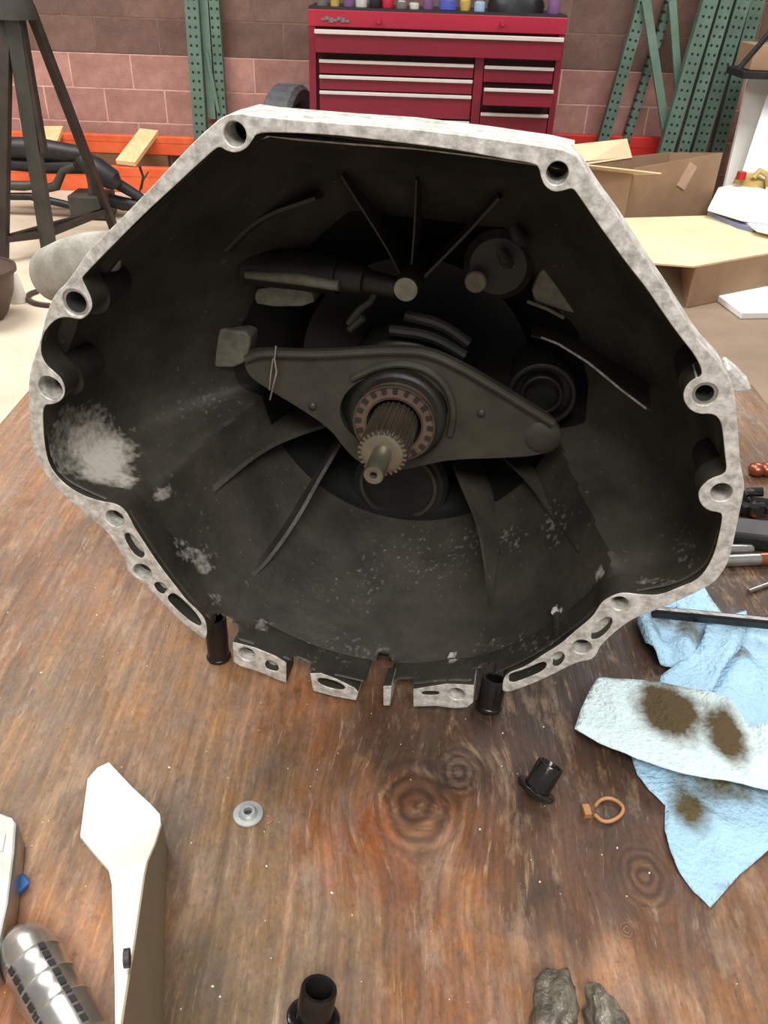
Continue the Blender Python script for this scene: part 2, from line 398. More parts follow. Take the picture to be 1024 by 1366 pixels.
def mr(src, a_, b_, c_, d_):
    q = N('ShaderNodeMapRange'); k.new(src, q.inputs[0])
    for i_, v_ in zip((1, 2, 3, 4), (a_, b_, c_, d_)): q.inputs[i_].default_value = v_
    return q.outputs[0]
def mul(c1, f1, fac=1.0):
    q = N('ShaderNodeMix'); q.data_type = 'RGBA'; q.blend_type = 'MULTIPLY'; q.inputs[0].default_value = fac
    k.new(c1, q.inputs[6]); k.new(f1, q.inputs[7]); return q.outputs[2]
g1 = mapn(ga.outputs['Vector'], (1, .055, 1), 260, 4)     # fine fibre
g2 = mapn(ga.outputs['Vector'], (1, .06, 1), 95, 6)       # growth bands
g3 = mapn(ga.outputs['Vector'], (1, .5, 1), 26, 8, .7)    # grime mottling
g4 = mapn(ga.outputs['Vector'], (1, .6, 1), 420, 3)
c = mul(ta.outputs['Color'], mr(g1, .3, .7, .80, 1.22))
c = mul(c, mr(g2, .34, .66, .86, 1.14))
c = mul(c, mr(g3, .35, .65, .74, 1.24))
c = mul(c, mr(g4, .3, .75, .86, 1.12))
def patchmix(c, fac, col, amt):
    q = N('ShaderNodeMix'); q.data_type = 'RGBA'
    f = N('ShaderNodeMath', operation='MULTIPLY'); k.new(fac, f.inputs[0]); f.inputs[1].default_value = amt
    k.new(f.outputs[0], q.inputs[0]); k.new(c, q.inputs[6]); q.inputs[7].default_value = (*lin(col), 1); return q.outputs[2]
w1 = mapn(ga.outputs['Vector'], (1, .30, 1), 40, 12, .74)
w2 = mapn(ga.outputs['Vector'], (1, .42, 1), 23, 12, .72)
w3 = mapn(ga.outputs['Vector'], (1, .12, 1), 170, 8, .75)
c = patchmix(c, mr(w1, .53, .62, 0, 1), (176, 146, 116), .38)
c = patchmix(c, mr(w2, .52, .66, 0, 1), (62, 48, 40), .55)
c = patchmix(c, mr(w3, .57, .68, 0, 1), (196, 164, 132), .45)
# growth lines bending round the knots
wv = N('ShaderNodeTexWave'); wv.wave_type = 'BANDS'; wv.bands_direction = 'X'; wv.inputs['Scale'].default_value = 30
wv.inputs['Distortion'].default_value = 2.5; wv.inputs['Detail'].default_value = 3; wv.inputs['Detail Scale'].default_value = .6
mp = N('ShaderNodeMapping'); mp.inputs['Scale'].default_value = (1, .12, 1); k.new(ga.outputs['Vector'], mp.inputs[0]); k.new(mp.outputs[0], wv.inputs['Vector'])
c = mul(c, mr(wv.outputs['Fac'], .2, .9, .94, 1.04))
g5 = mapn(ga.outputs['Vector'], (1, .55, 1), 44, 12, .78)
g7 = mapn(ga.outputs['Vector'], (1, .25, 1), 330, 6, .8)
c = mul(c, mr(g7, .3, .7, .78, 1.22))
hs = N('ShaderNodeHueSaturation'); k.new(c, hs.inputs['Color']); k.new(mr(g5, .34, .60, .72, 1.12), hs.inputs['Saturation']); k.new(mr(g5, .3, .7, .84, 1.14), hs.inputs['Value']); c = hs.outputs[0]
g6 = mapn(ga.outputs['Vector'], (1, .8, 1), 150, 8, .75)
c = mul(c, mr(g6, .32, .44, .60, 1.0))
c = mul(c, mr(g6, .60, .75, 1.0, 1.28))
# knots
kn = N('ShaderNodeTexNoise'); kn.inputs['Scale'].default_value = 45; kn.inputs['Detail'].default_value = 3; k.new(ga.outputs['Vector'], kn.inputs['Vector'])
kr = N('ShaderNodeMath', operation='MULTIPLY_ADD'); k.new(kn.outputs['Fac'], kr.inputs[0]); kr.inputs[1].default_value = .7; k.new(ka.outputs['Fac'], kr.inputs[2])
ks = N('ShaderNodeMath', operation='MULTIPLY'); k.new(kr.outputs[0], ks.inputs[0]); ks.inputs[1].default_value = 15
kq = N('ShaderNodeMath', operation='SINE'); k.new(ks.outputs[0], kq.inputs[0])
ring = mr(kq.outputs[0], -1, 1, .55, 1.2)
mask = mr(kr.outputs[0], 1.1, 2.1, 1, 0)
q = N('ShaderNodeMix'); q.data_type = 'RGBA'; q.blend_type = 'MULTIPLY'; k.new(mask, q.inputs[0]); k.new(c, q.inputs[6]); k.new(ring, q.inputs[7]); c = q.outputs[2]
k.new(c, b.inputs['Base Color'])
bp = N('ShaderNodeBump'); bp.inputs['Strength'].default_value = .35; bp.inputs['Distance'].default_value = .002; k.new(g1, bp.inputs['Height']); k.new(bp.outputs[0], b.inputs['Normal'])
k.new(mr(g3, .35, .65, .45, .75), b.inputs['Roughness'])
bt.data.materials.clear(); bt.data.materials.append(m); M['ply'] = m
for sx in (X0+.06, X1-.06):
    for sy in (Y0+.08, Y1-.08): MB().box((sx, sy, (T-.03)/2), (.07, .07, T-.03)).build('leg', 'bench_wood', bench, bevel=.003)
for sx in (X0+.06, X1-.06): MB().box((sx, (Y0+Y1)/2, T-.071), (.035, Y1-Y0-.24, .09)).build('apron', 'bench_wood', bench)
# chips and grit on the bench: uncountable
ch = MB()
for _ in range(300):
    x = random.uniform(X0+.01, X1-.01); y = random.uniform(.12, .62)
    s_ = random.choice((.0003, .0004, .0005, .0005, .0009)); a_ = random.uniform(0, 6.3)
    ch.box((x, y, T+s_*.3), (s_*random.uniform(1, 2), s_, s_*.6), Matrix.Rotation(a_, 3, 'Z'))
ch.build('grit', 'foam'); tag(bpy.data.objects['grit'], 'pale wood and metal chips scattered over the bench top', 'grit', kind='stuff')

# ================================================================== transmission
tr = empty('transmission', FO, 'cast aluminium transmission lying on the bench with its bell housing open to the viewer', 'transmission', rz=-YAW)
tr['local'] = 1
def P(px, w=0.0): return [fl(x, y, w) for x, y in px]
to3 = lambda x, y, w: (x, w, y)
main_out = [(276,855),(264,847),(237,826),(212,799),(191,778),(177,769),(169,760),(168,750),(157,732),(145,712),(130,699),(100,675),(66,642),(50,616),(41,589),(38,546),(38,506),(43,483),(53,456),(58,433),(66,406),(75,390),(86,380),(100,362),(116,336),(156,297),(199,253),(240,208),(268,180),(283,167),(297,155),(318,150),(345,155),(440,163),(540,170),(640,182),(730,195),(768,203),(791,243),(828,293),(860,345),(895,395),(935,460),(957,480),(968,497),(979,516),(984,569),(987,619),(993,645),(991,663),(987,680),(979,719),(972,750),(958,772),(944,783),(908,800),(880,812),(847,824),(825,839),(814,849),(800,862),(795,875),(787,881),(770,883),(739,899),(709,913),(669,927)]
main_in = [(670,907),(677,897),(699,890),(724,873),(746,860),(767,841),(789,824),(800,806),(806,800),(819,793),(832,790),(853,793),(880,794),(908,782),(927,775),(941,761),(952,739),(958,716),(963,690),(961,684),(944,682),(933,672),(930,658),(936,647),(947,638),(963,633),(969,627),(966,605),(963,572),(959,559),(950,552),(930,553),(916,544),(910,530),(913,516),(924,505),(934,502),(936,495),(927,475),(902,444),(875,405),(861,384),(840,358),(820,331),(794,295),(769,258),(763,251),(751,255),(738,257),(726,249),(721,237),(719,227),(715,219),(675,213),(600,199),(511,188),(441,180),(370,177),(342,178),(337,187),(328,199),(314,205),(300,201),(294,196),(286,199),(229,252),(196,282),(159,319),(110,369),(110,373),(115,383),(123,400),(123,413),(115,423),(106,427),(90,423),(76,425),(64,436),(56,450),(54,470),(61,486),(75,498),(83,506),(88,521),(83,534),(71,540),(57,540),(58,572),(60,596),(66,622),(86,646),(110,661),(136,669),(153,671),(166,679),(174,692),(179,703),(194,726),(214,756),(237,785),(249,801),(266,816),(276,830)]
LUGS = [(313,178,15),(743,230,15),(100,403,17),(67,517,15.5),(940,525,17.5),(962,656,15)]
LOWH = [(153,691,12),(190,762,12),(826,804,12),(776,862,13)]
def pxr(x, y, r, w=0): a = fl(x-r, y, w); b_ = fl(x+r, y, w); return (b_[0]-a[0])/2
holes = []
for x, y, r_ in LUGS + LOWH: holes.append((fl(x, y+1), pxr(x, y, r_)))
loops = [chaikin(P(main_out + main_in), 2)] + [circ(c_, r_, 32) for c_, r_ in holes]
pock = [[(163,712),(176,711),(194,738),(190,746),(177,738)], [(204,778),(216,776),(225,787),(218,793),(210,789)],
        [(222,799),(227,792),(234,792),(250,806),(266,824),(270,836),(258,832),(240,817)],
        [(796,832),(808,822),(818,826),(812,840),(797,853),(783,852)], [(736,874),(748,868),(754,876),(748,886),(740,890),(732,882)],
        [(676,900),(700,893),(724,882),(730,886),(724,895),(700,905),(680,912)]]
for p_ in pock: loops.append(chaikin(P(p_), 2))
FT = .020
for i_ in (0, 1, 3, 4): MB().prism([chaikin(P(pock[i_]), 2)], .0065, .012, to3).build('pocket_floor', 'cast', tr)
MB().prism([P([(562,922),(585,922),(586,927),(562,927)])], .005, .012, to3).build('pocket_floor', 'cast', tr)
MB().prism([P([(353,885),(358,880),(370,886),(372,896),(356,893)])], .006, .012, to3).build('pocket_floor', 'cast', tr)
HC = []
def grease(o_):
    o_.data.materials.append(M['dark'])
    for f in o_.data.polygons:
        c_, n_ = f.center, f.normal
        if abs(n_.y) > .5: continue
        if c_.y < .006: continue
        if any(math.hypot(c_.x-h[0], c_.z-h[1]) < h[2]+.0004 for h in HC): continue
        if (n_.x*(c_.x-CU)+n_.z*(c_.z-CV)) < 0: f.material_index = 1
for c_, r_ in holes: HC.append((c_[0], c_[1], r_))
grease(MB().prism(loops, 0, FT, to3).build('flange', 'cast', tr, smooth=True, bevel=.0009))
MB().prism([chaikin(P(pock[2]), 2)], .015, .019, to3).build('pocket_floor', 'cast_out', tr)
MB().prism([chaikin(P(pock[5]), 2)], .010, .015, to3).build('pocket_floor', 'cast', tr)
pcs = [([(310,856),(340,864),(367,875),(382,884),(382,911),(372,908),(346,897),(320,889),(311,883)], [(329,873,11)], [[(353,885),(358,880),(370,886),(372,896),(356,893)]]),
       ([(413,898),(428,898),(449,906),(472,917),(478,923),(475,935),(447,930),(417,922)], [], [[(422,907),(428,904),(448,909),(462,917),(455,921),(430,915)]]),
       ([(511,915),(522,915),(520,942),(511,942)], [], []),
       ([(551,919),(596,912),(632,914),(631,937),(623,944),(605,945),(582,942),(551,943)], [(609,926,11)], [[(562,922),(585,922),(586,927),(562,927)]])]
for pl, hs, ps in pcs:
    lp = [chaikin(P(pl), 0)] + [circ(fl(x, y), pxr(x, y, r_), 24) for x, y, r_ in hs] + [chaikin(P(q_), 2) for q_ in ps]
    HC += [(*fl(x, y), pxr(x, y, r_)) for x, y, r_ in hs]
    grease(MB().prism(lp, 0, FT, to3).build('flange_segment', 'cast', tr, smooth=True, bevel=.0008))
for c_, r_ in [(fl(x, y+1), pxr(x, y, r_)) for x, y, r_ in LOWH] + [(fl(x, y), pxr(x, y, r_)) for x, y, r_ in ((329,873,11),(609,926,11))]:
    MB().rings([(c_[0], .011, c_[1]), (c_[0], .0125, c_[1])], [r_*1.05]*2, 24, axis=(0, 1, 0)).build('hole_shade_disc', 'dark', tr)  # dark disc stands in for the shade inside the bolt hole
# --- bell shell
inner = [(345,168),(440,183),(600,200),(712,218),(735,206),(765,212),(785,262),(796,295),(840,358),(906,444),(935,480),(962,497),(970,540),(970,605),(984,640),(978,672),(965,700),(958,716),(952,739),(941,761),(908,782),(853,793),(819,796),(806,802),(789,824),(767,841),(724,873),(677,897),(632,914),(596,912),(551,918),(500,918),(449,906),(413,898),(382,884),(339,864),(310,856),(276,830),(249,801),(214,756),(179,703),(166,679),(136,669),(86,646),(66,622),(57,572),(47,540),(45,500),(55,450),(74,405),(92,378),(108,365),(159,319),(229,252),(284,200),(291,168),(310,158)]
ip = chaikin(P(inner), 1)
def castray(th, ip=ip):
    d = Vector((math.cos(th), math.sin(th))); c = Vector((CU, CV)); best = 0
    for i in range(len(ip)):
        a_ = ip[i]-c; b_ = ip[(i+1) % len(ip)]-c; e = b_-a_
        den = d.x*e.y-d.y*e.x
        if abs(den) < 1e-12: continue
        t = (a_.x*e.y-a_.y*e.x)/den; s_ = (a_.x*d.y-a_.y*d.x)/den
        if t > 0 and -1e-6 <= s_ <= 1+1e-6: best = max(best, t)
    return best
NT = 360
OUT = [castray(2*math.pi*i/NT) for i in range(NT)]
op = P(main_out+[(650,940),(620,944),(582,942),(551,943),(500,942),(447,930),(417,922),(382,911),(346,897),(320,889)])
OUTO = [castray(2*math.pi*i/NT, [Vector(q) for q in op]) for i in range(NT)]
def sstep(a_, b_, x): t = min(1, max(0, (x-a_)/(b_-a_))); return t*t*(3-2*t)
def main_r(w): return .1795-.38*max(0, w-.006)-.3*max(0, w-.165)
def shell_r(i, w):
    th = 360*i/NT; o_ = OUT[i % NT]
    if w > .021: o_ = min(o_, OUTO[i % NT]-.0092-.06*(w-.021))
    low = sstep(183, 197, th)*(1-sstep(345, 358, th))
    ex = sstep(.004, .024, o_-.180)
    Wp = .175*(1-low)+(.03+.095*ex)*low; pw = 2.6*(1-low)+3.0*low
    w2 = max(0, w-.015)
    ro = o_*(1-.55*(w2/Wp)**pw) if w2 < Wp*1.2 else 0
    if low > .5: ro = min(ro, .180+(o_-.180)*(1-(w2/Wp)**pw) if w2 < Wp else 0)
    mr_ = min(main_r(w), o_-.0006) if w < .03 else main_r(w)
    if w < .021: ro = min(ro, o_-.0006)
    h_ = max(0, 1-abs(ro-mr_)/.010)
    return max(ro, mr_) + (h_*h_*.0025 if w > .03 else 0)
WL = [.003, .006, .009, .012, .015, .018, .0205, .026, .030, .034, .038, .042, .052, .064, .076, .088, .1, .112, .124, .136, .148, .158, .168, .178, .188, .198]
sh = MB(); vs_ = []; fs_ = []
for w_ in WL:
    for i in range(NT):
        th = 2*math.pi*i/NT; r_ = shell_r(i, w_); vs_.append((CU+r_*math.cos(th), w_, CV+r_*math.sin(th)))
def th_of(px, py): a_ = fl(px, py); return math.degrees(math.atan2(a_[1]-CV, a_[0]-CU)) % 360
cuts = [(th_of(487, 910), th_of(515, 915), .040), (th_of(384, 890), th_of(412, 898), .010), (th_of(524, 925), th_of(549, 925), .010),
        (th_of(271, 840), th_of(309, 862), .017), (th_of(634, 925), th_of(668, 915), .017)]
for r_ in range(len(WL)-1):
    for i in range(NT):
        th = 360*(i+.5)/NT; wm = (WL[r_]+WL[r_+1])/2; skip = False
        for a_, b_, d_ in cuts:
            if a_ < th < b_:
                t = (th-a_)/(b_-a_)*2-1
                if wm < d_*(1 - .35*t*t): skip = True
        if not skip: fs_.append((r_*NT+i, r_*NT+(i+1) % NT, (r_+1)*NT+(i+1) % NT, (r_+1)*NT+i))
nl = len(WL)-1
vs_.append((CU, .205, CV)); fs_ += [(nl*NT+i, nl*NT+(i+1) % NT, len(vs_)-1) for i in range(NT)]
sh.v = [Vector(v) for v in vs_]; sh.f = fs_
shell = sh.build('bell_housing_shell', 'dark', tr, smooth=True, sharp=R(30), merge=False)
# orient so that solidify grows outward
bm = bmesh.new(); bm.from_mesh(shell.data); bm.faces.ensure_lookup_table()
f0 = bm.faces[5]; cc = f0.calc_center_median(); nn = f0.normal
if nn.dot(Vector((cc.x-CU, 0, cc.z-CV))) < 0: bmesh.ops.reverse_faces(bm, faces=bm.faces)
bm.to_mesh(shell.data); bm.free()
so = shell.modifiers.new('solid', 'SOLIDIFY'); so.thickness = .0075; so.offset = 1
vg = shell.vertex_groups.new(name='thick')
for v in shell.data.vertices: vg.add([v.index], .05 if v.co.y < .033 else 1.0, 'REPLACE')
so.vertex_group = 'thick'
# wear map painted per vertex: bare aluminium where the grease is rubbed off
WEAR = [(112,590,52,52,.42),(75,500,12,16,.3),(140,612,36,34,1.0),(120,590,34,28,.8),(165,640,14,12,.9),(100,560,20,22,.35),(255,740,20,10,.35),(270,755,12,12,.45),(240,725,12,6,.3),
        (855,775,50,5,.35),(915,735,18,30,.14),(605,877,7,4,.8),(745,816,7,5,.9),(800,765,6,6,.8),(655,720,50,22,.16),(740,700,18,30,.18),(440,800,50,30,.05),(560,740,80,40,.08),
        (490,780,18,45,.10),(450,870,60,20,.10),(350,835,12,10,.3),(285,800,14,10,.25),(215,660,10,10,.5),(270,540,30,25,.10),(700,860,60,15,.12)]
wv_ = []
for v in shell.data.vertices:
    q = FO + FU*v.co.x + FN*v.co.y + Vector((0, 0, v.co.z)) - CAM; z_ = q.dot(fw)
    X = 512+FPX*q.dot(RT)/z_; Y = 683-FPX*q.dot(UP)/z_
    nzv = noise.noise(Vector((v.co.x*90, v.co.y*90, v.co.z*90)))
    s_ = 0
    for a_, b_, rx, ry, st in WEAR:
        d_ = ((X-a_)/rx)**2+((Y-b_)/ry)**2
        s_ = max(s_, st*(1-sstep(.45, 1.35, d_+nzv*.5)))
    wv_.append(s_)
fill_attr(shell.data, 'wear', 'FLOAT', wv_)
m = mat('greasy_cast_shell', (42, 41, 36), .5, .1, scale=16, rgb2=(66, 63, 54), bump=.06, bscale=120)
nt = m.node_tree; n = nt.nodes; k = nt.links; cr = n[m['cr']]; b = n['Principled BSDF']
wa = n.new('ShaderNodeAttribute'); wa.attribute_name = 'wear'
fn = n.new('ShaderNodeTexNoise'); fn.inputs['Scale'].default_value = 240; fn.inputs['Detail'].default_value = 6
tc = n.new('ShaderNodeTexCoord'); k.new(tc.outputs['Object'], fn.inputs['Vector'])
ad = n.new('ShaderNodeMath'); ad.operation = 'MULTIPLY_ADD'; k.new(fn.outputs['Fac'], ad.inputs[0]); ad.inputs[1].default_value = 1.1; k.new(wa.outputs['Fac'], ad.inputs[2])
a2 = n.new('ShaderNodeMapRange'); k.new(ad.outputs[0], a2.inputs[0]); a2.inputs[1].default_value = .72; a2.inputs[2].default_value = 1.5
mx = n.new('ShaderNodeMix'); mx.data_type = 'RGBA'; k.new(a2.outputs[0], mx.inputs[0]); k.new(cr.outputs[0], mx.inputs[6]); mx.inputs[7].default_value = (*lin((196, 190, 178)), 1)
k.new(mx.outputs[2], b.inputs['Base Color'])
shell.data.materials.clear(); shell.data.materials.append(M['cast_out']); shell.data.materials.append(m); shell.data.materials.append(M['oil'])  # 'oil' is the near-black rear wall shade colour
for f in shell.data.polygons: f.material_index = 1 if f.center.y > .160 else 0  # rear faces take the painted shade colour
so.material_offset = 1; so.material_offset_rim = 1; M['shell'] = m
for o_ in tr.children:
    if o_.name.startswith('flange'): o_.data.materials[1] = m

# lugs behind flange, sleeves
for i, (x, y, r_) in enumerate(LUGS):
    c_ = fl(x, y+1); rr_ = pxr(x, y, r_)
    MB().tube((c_[0], FT-.002, c_[1]), (0, 1, 0), rr_+(.0052 if i > 1 else .002), rr_, .03 if i > 1 else .02).build('bolt_boss', 'dark', tr, smooth=True)
    if i in (2, 4):
        MB().tube((c_[0], .0015, c_[1]), (0, 1, 0), rr_-.00005, rr_-.0018, .022, 40).build('dowel_sleeve', 'steel', tr, smooth=True, label='bright steel sleeve in the bolt hole')
# outside shapes of the casting
MB().rings([L(64, 370, .07), L(75, 366, .065), L(100, 358, .052), L(128, 345, .040), L(150, 325, .032)], [.012, .0185, .0195, .017, .008], 28).build('side_boss', 'cast_out', tr, smooth=True, sharp=R(75))
lg = P([(962,497),(970,487),(986,500),(1003,518),(994,520),(982,522),(974,520)], .03)
MB().prism([lg], .027, .045, to3).build('outer_lug', 'cast', tr, bevel=.0015)
# top rim casting: rough roof of the housing behind the flange
rf = MB(); A = []
edge = [(297,157),(318,151),(345,155),(440,163),(540,170),(640,182),(730,195),(766,203)]
for w_, dv in ((FT, -.0006), (.034, -.0002), (.042, -.002), (.05, -.007)):
    A += [(fl(x, y)[0], w_, fl(x, y)[1]+dv) for x, y in edge]
ne = len(edge)
low = [(p_[0], p_[1], p_[2]-.012) for p_ in A]
rf.add(A + low, [(r_*ne+i, r_*ne+i+1, (r_+1)*ne+i+1, (r_+1)*ne+i) for r_ in range(3) for i in range(ne-1)] +
       [(4*ne+r_*ne+i, 4*ne+(r_+1)*ne+i, 4*ne+(r_+1)*ne+i+1, 4*ne+r_*ne+i+1) for r_ in range(3) for i in range(ne-1)] +
       [(3*ne+i, 3*ne+i+1, 7*ne+i+1, 7*ne+i) for i in range(ne-1)])
rf.build('top_rim', 'cast', tr, smooth=True)
# gearbox case behind the bell
cs = MB(); prof = [(.216, .10), (.217, .14), (.23, .125), (.40, .12), (.42, .105), (.62, .10), (.64, .06)]
cs.rings([(CU, a_, CV) for a_, b_ in prof], [b_ for a_, b_ in prof], 40, axis=(0, 1, 0)); cs.build('gear_case', 'cast_out', tr, smooth=True)

# --- input shaft along the axis
def AX(w_): return Vector((CU, w_, CV))
def spl(r_, n_=26, dp=.0016): return lambda q: r_ if math.sin(q*n_) > 0 else r_-dp
MB().rings([AX(.19), AX(.085)], [.0150]*2, 40, axis=(0, 1, 0)).build('input_shaft', 'spline', tr, smooth=True)
shf = [o for o in bpy.data.objects if o.name == 'input_shaft'][0]
MB().rings([AX(.125), AX(.062), AX(.0595)], [spl(.0178), spl(.0178), spl(.0162, 26, .0014)], 26*8, axis=(0, 1, 0), ph=.01).build('splines', 'spline', shf, smooth=True, sharp=R(25))
MB().rings([AX(.0597), AX(.0585), AX(.0575)], [.0150, .0148, .012], 40, axis=(0, 1, 0)).build('spline_end', 'shaft', shf, smooth=True, sharp=R(60))
for kq_ in range(26):
    a_ = 2*math.pi*(kq_+.25)/26
    MB_ = MB().box((CU+.0161*math.cos(a_), .0600, CV+.0161*math.sin(a_)), (.0028, .0022, .0016), Matrix.Rotation(-a_, 3, 'Y'))
    MB_.build('spline_tooth', 'shaft', shf)
MB().rings([AX(.058), AX(.0305), AX(.029), AX(.029), AX(.0292), AX(.036)], [.0072, .0072, .0066, .0030, .0026, .0022], 36, axis=(0, 1, 0)).build('pilot', 'shaft', shf, smooth=True, sharp=R(40))
# --- release bearing
MB().tube(AX(.105), (0, 1, 0), .0305, .0207, .012, 56).build('release_bearing', 'bronze', tr, smooth=True)
rb = bpy.data.objects['release_bearing']
for kq_ in range(20):
    a_ = 2*math.pi*kq_/20
    MB().box((CU+.0272*math.cos(a_), .1046, CV+.0272*math.sin(a_)), (.0042, .0016, .0034), Matrix.Rotation(-a_, 3, 'Y')).build('slot', 'slot', rb)
for ro, ri, w_ in ((.0312, .0300, .1035), (.0218, .0207, .1035)):
    MB().tube(AX(w_), (0, 1, 0), ro, ri, .004, 56).build('race_lip', 'spline', rb, smooth=True)
MB().tube(AX(.112), (0, 1, 0), .0375, .018, .03, 56).build('bearing_carrier', 'dark', tr, smooth=True, bevel=.003)
MB().tube(AX(.14), (0, 1, 0), .052, .018, .06, 56).build('quill_housing', 'dark', tr, smooth=True, bevel=.004)
ey = L(532, 645, .168)
MB().rings([(ey.x, .20, ey.z), (ey.x, .17, ey.z), (ey.x, .166, ey.z)], [.043, .043, .039], 48, axis=(0, 1, 0)).build('bearing_retainer', 'dark', tr, smooth=True)
MB().tube((ey.x, .1655, ey.z), (0, -1, 0), .034, .031, .003, 48).build('retainer_ring', 'fork', tr, smooth=True)
# --- release fork
FWd = .122
fo = [(324,478),(332,470),(350,467),(420,470),(480,466),(530,464),(568,466),(604,480),(650,506),(700,537),(738,560),(749,578),(742,594),(724,607),(680,611),(600,613),(560,622),(520,630),(480,618),(462,602),(440,572),(400,545),(350,515),(330,500)]
fh = [(525+72*math.cos(t), 548+50*math.sin(t)) for t in [2*math.pi*i/32 for i in range(32)]]
fork = MB().prism([chaikin(P(fo, FWd), 2), P(fh, FWd)], FWd, FWd+.007, to3).build('release_fork', 'fork', tr, smooth=True, bevel=.0025, seg=3)
rim_ = chaikin([(328,478),(350,470),(420,473),(480,469),(530,467),(568,469),(604,484),(650,510),(700,541),(738,564)], 2, closed=False)
MB().rings([L(p.x, p.y+1, FWd-.0015) for p in rim_], .0032, 10).build('rib_edge', 'fork', fork, smooth=True)
rim_ = chaikin([(470,505),(500,490),(535,484),(570,492),(596,515),(606,548),(600,580)], 2, closed=False)
MB().rings([L(p.x, p.y, FWd-.0005) for p in rim_], .003, 10).build('rib_edge', 'fork', fork, smooth=True)
e_ = L(722, 584, FWd)
MB().rings([(e_.x, FWd+.002, e_.z), (e_.x, FWd-.0006, e_.z), (e_.x, FWd-.0012, e_.z)], [.0150, .0125, .003], 28, axis=(0, 1, 0)).build('fork_dimple', 'fork', fork, smooth=True, sharp=R(80))
for x, y in ((642, 550), (417, 541)):
    e_ = L(x, y, FWd)
    MB().rings([(e_.x, FWd+.001, e_.z), (e_.x, FWd-.002, e_.z), (e_.x, FWd-.003, e_.z)], [.0032, .003, .0015], 16, axis=(0, 1, 0)).build('rivet', 'fork', fork, smooth=True, sharp=R(80))
# spring clip wire on the fork
MB().rings([L(368, 461, FWd-.006), L(366, 478, FWd-.007), L(369, 496, FWd-.008), L(365, 512, FWd-.008), L(360, 533, FWd-.006)], .0008, 8).build('spring_clip', 'steel', fork, smooth=True)
MB().rings([L(364, 478, FWd-.006), L(361, 500, FWd-.007), L(359, 520, FWd-.006)], .0007, 8).build('spring_clip', 'steel', fork, smooth=True)
# --- pivot stud and cross tube
pv = L(541, 386, .105)
MB().rings([(pv.x, .19, pv.z), (pv.x, .107, pv.z), (pv.x, .105, pv.z)], [.0088, .0088, .0080], 32, axis=(0, 1, 0)).build('pivot_boss', 'dark', tr, smooth=True)
MB().rings([(pv.x, .107, pv.z), (pv.x, .104, pv.z), (pv.x, .1035, pv.z)], [.0082, .0080, .0068], 32, axis=(0, 1, 0)).build('pivot_stud', 'pad', tr, smooth=True, label='pale round end of the pivot stud')
MB().rings([L(530, 384, .135), L(490, 375, .14), L(486, 374, .14), L(452, 368, .142), L(452, 368, .142), L(330, 353, .15)], [.0075, .0085, .011, .0115, .0135, .0145], 24).build('cross_tube', 'dark', tr, smooth=True)
MB().rings([L(328, 366, .135), L(400, 372, .132), L(452, 381, .13)], [.003, .0045, .004], 14).build('cross_tube_lit_strip', 'pad', tr, smooth=True)  # pale strip paints the lit underside of the cross tube
for pl, w_ in (([(345,382),(415,385),(421,409),(345,409),(338,396)], .150), ([(279,432),(300,440),(334,443),(333,468),(322,490),(280,491),(283,460)], .148),
               ([(724,352),(752,352),(772,386),(792,425),(770,420),(740,412),(704,400)], .15)):
    MB().prism([chaikin(P(pl, w_), 1)], w_, w_+.02, to3).build('lit_patch_pad', 'pad', tr, bevel=.002)  # raised pale patches stand in for lit openings in the rear wall
MB().rings([L(703, 402, .147), L(730, 412, .147), L(752, 424, .148)], .0014, 8).build('lit_patch_pad_edge', 'pad', tr, smooth=True)
MB().rings([L(754, 354, .147), L(772, 388, .147), L(786, 420, .148)], .0016, 8).build('lit_patch_pad_edge', 'pad', tr, smooth=True)
# side boss cluster upper right
cb = L(664, 356, .15)
MB().rings([(cb.x, .20, cb.z), (cb.x, .155, cb.z), (cb.x, .15, cb.z)], [.027, .025, .020], 40, axis=(0, 1, 0)).build('shift_rail_boss', 'shell', tr, smooth=True)
cb = L(634, 377, .14)
MB().rings([(cb.x, .16, cb.z), (cb.x, .141, cb.z), (cb.x, .14, cb.z)], [.0078, .0078, .0068], 28, axis=(0, 1, 0)).build('rail_plug', 'pad', tr, smooth=True)
for x, y in ((675, 348), (692, 318)):
    MB().rings([L(x-8, y-14, .142), L(x, y, .138), L(x+5, y+6, .142)], [.0035, .005, .003], 12).build('cast_nub', 'fork', tr, smooth=True)
for r1, r2, w_ in ((.026, .022, .148), (.016, .013, .146)):
    cb = L(722, 528, w_); MB().tube((cb.x, w_, cb.z), (0, 1, 0), r1, r2, .05, 44).build('countershaft_ring', 'dark', tr, smooth=True, bevel=.001)
cb = L(722, 528, .155); MB().rings([(cb.x, .2, cb.z), (cb.x, .156, cb.z)], [.024, .024], 40, axis=(0, 1, 0)).build('countershaft_cover', 'dark', tr, smooth=True)
for pts_ in ([(540,420),(590,432),(625,458)], [(520,440),(575,447),(620,474)]):
    q_ = chaikin(pts_, 2, closed=False); MB().rings([L(p.x, p.y, .138) for p in q_], .0045, 10).build('quill_rib', 'dark', tr, smooth=True)
for pts_ in ([(465,432),(480,412),(497,400),(500,385)], [(466,440),(485,424)]):
    q_ = chaikin(pts_, 2, closed=False); MB().rings([L(p.x, p.y, .15) for p in q_], .003, 10).build('cast_nub', 'fork', tr, smooth=True)
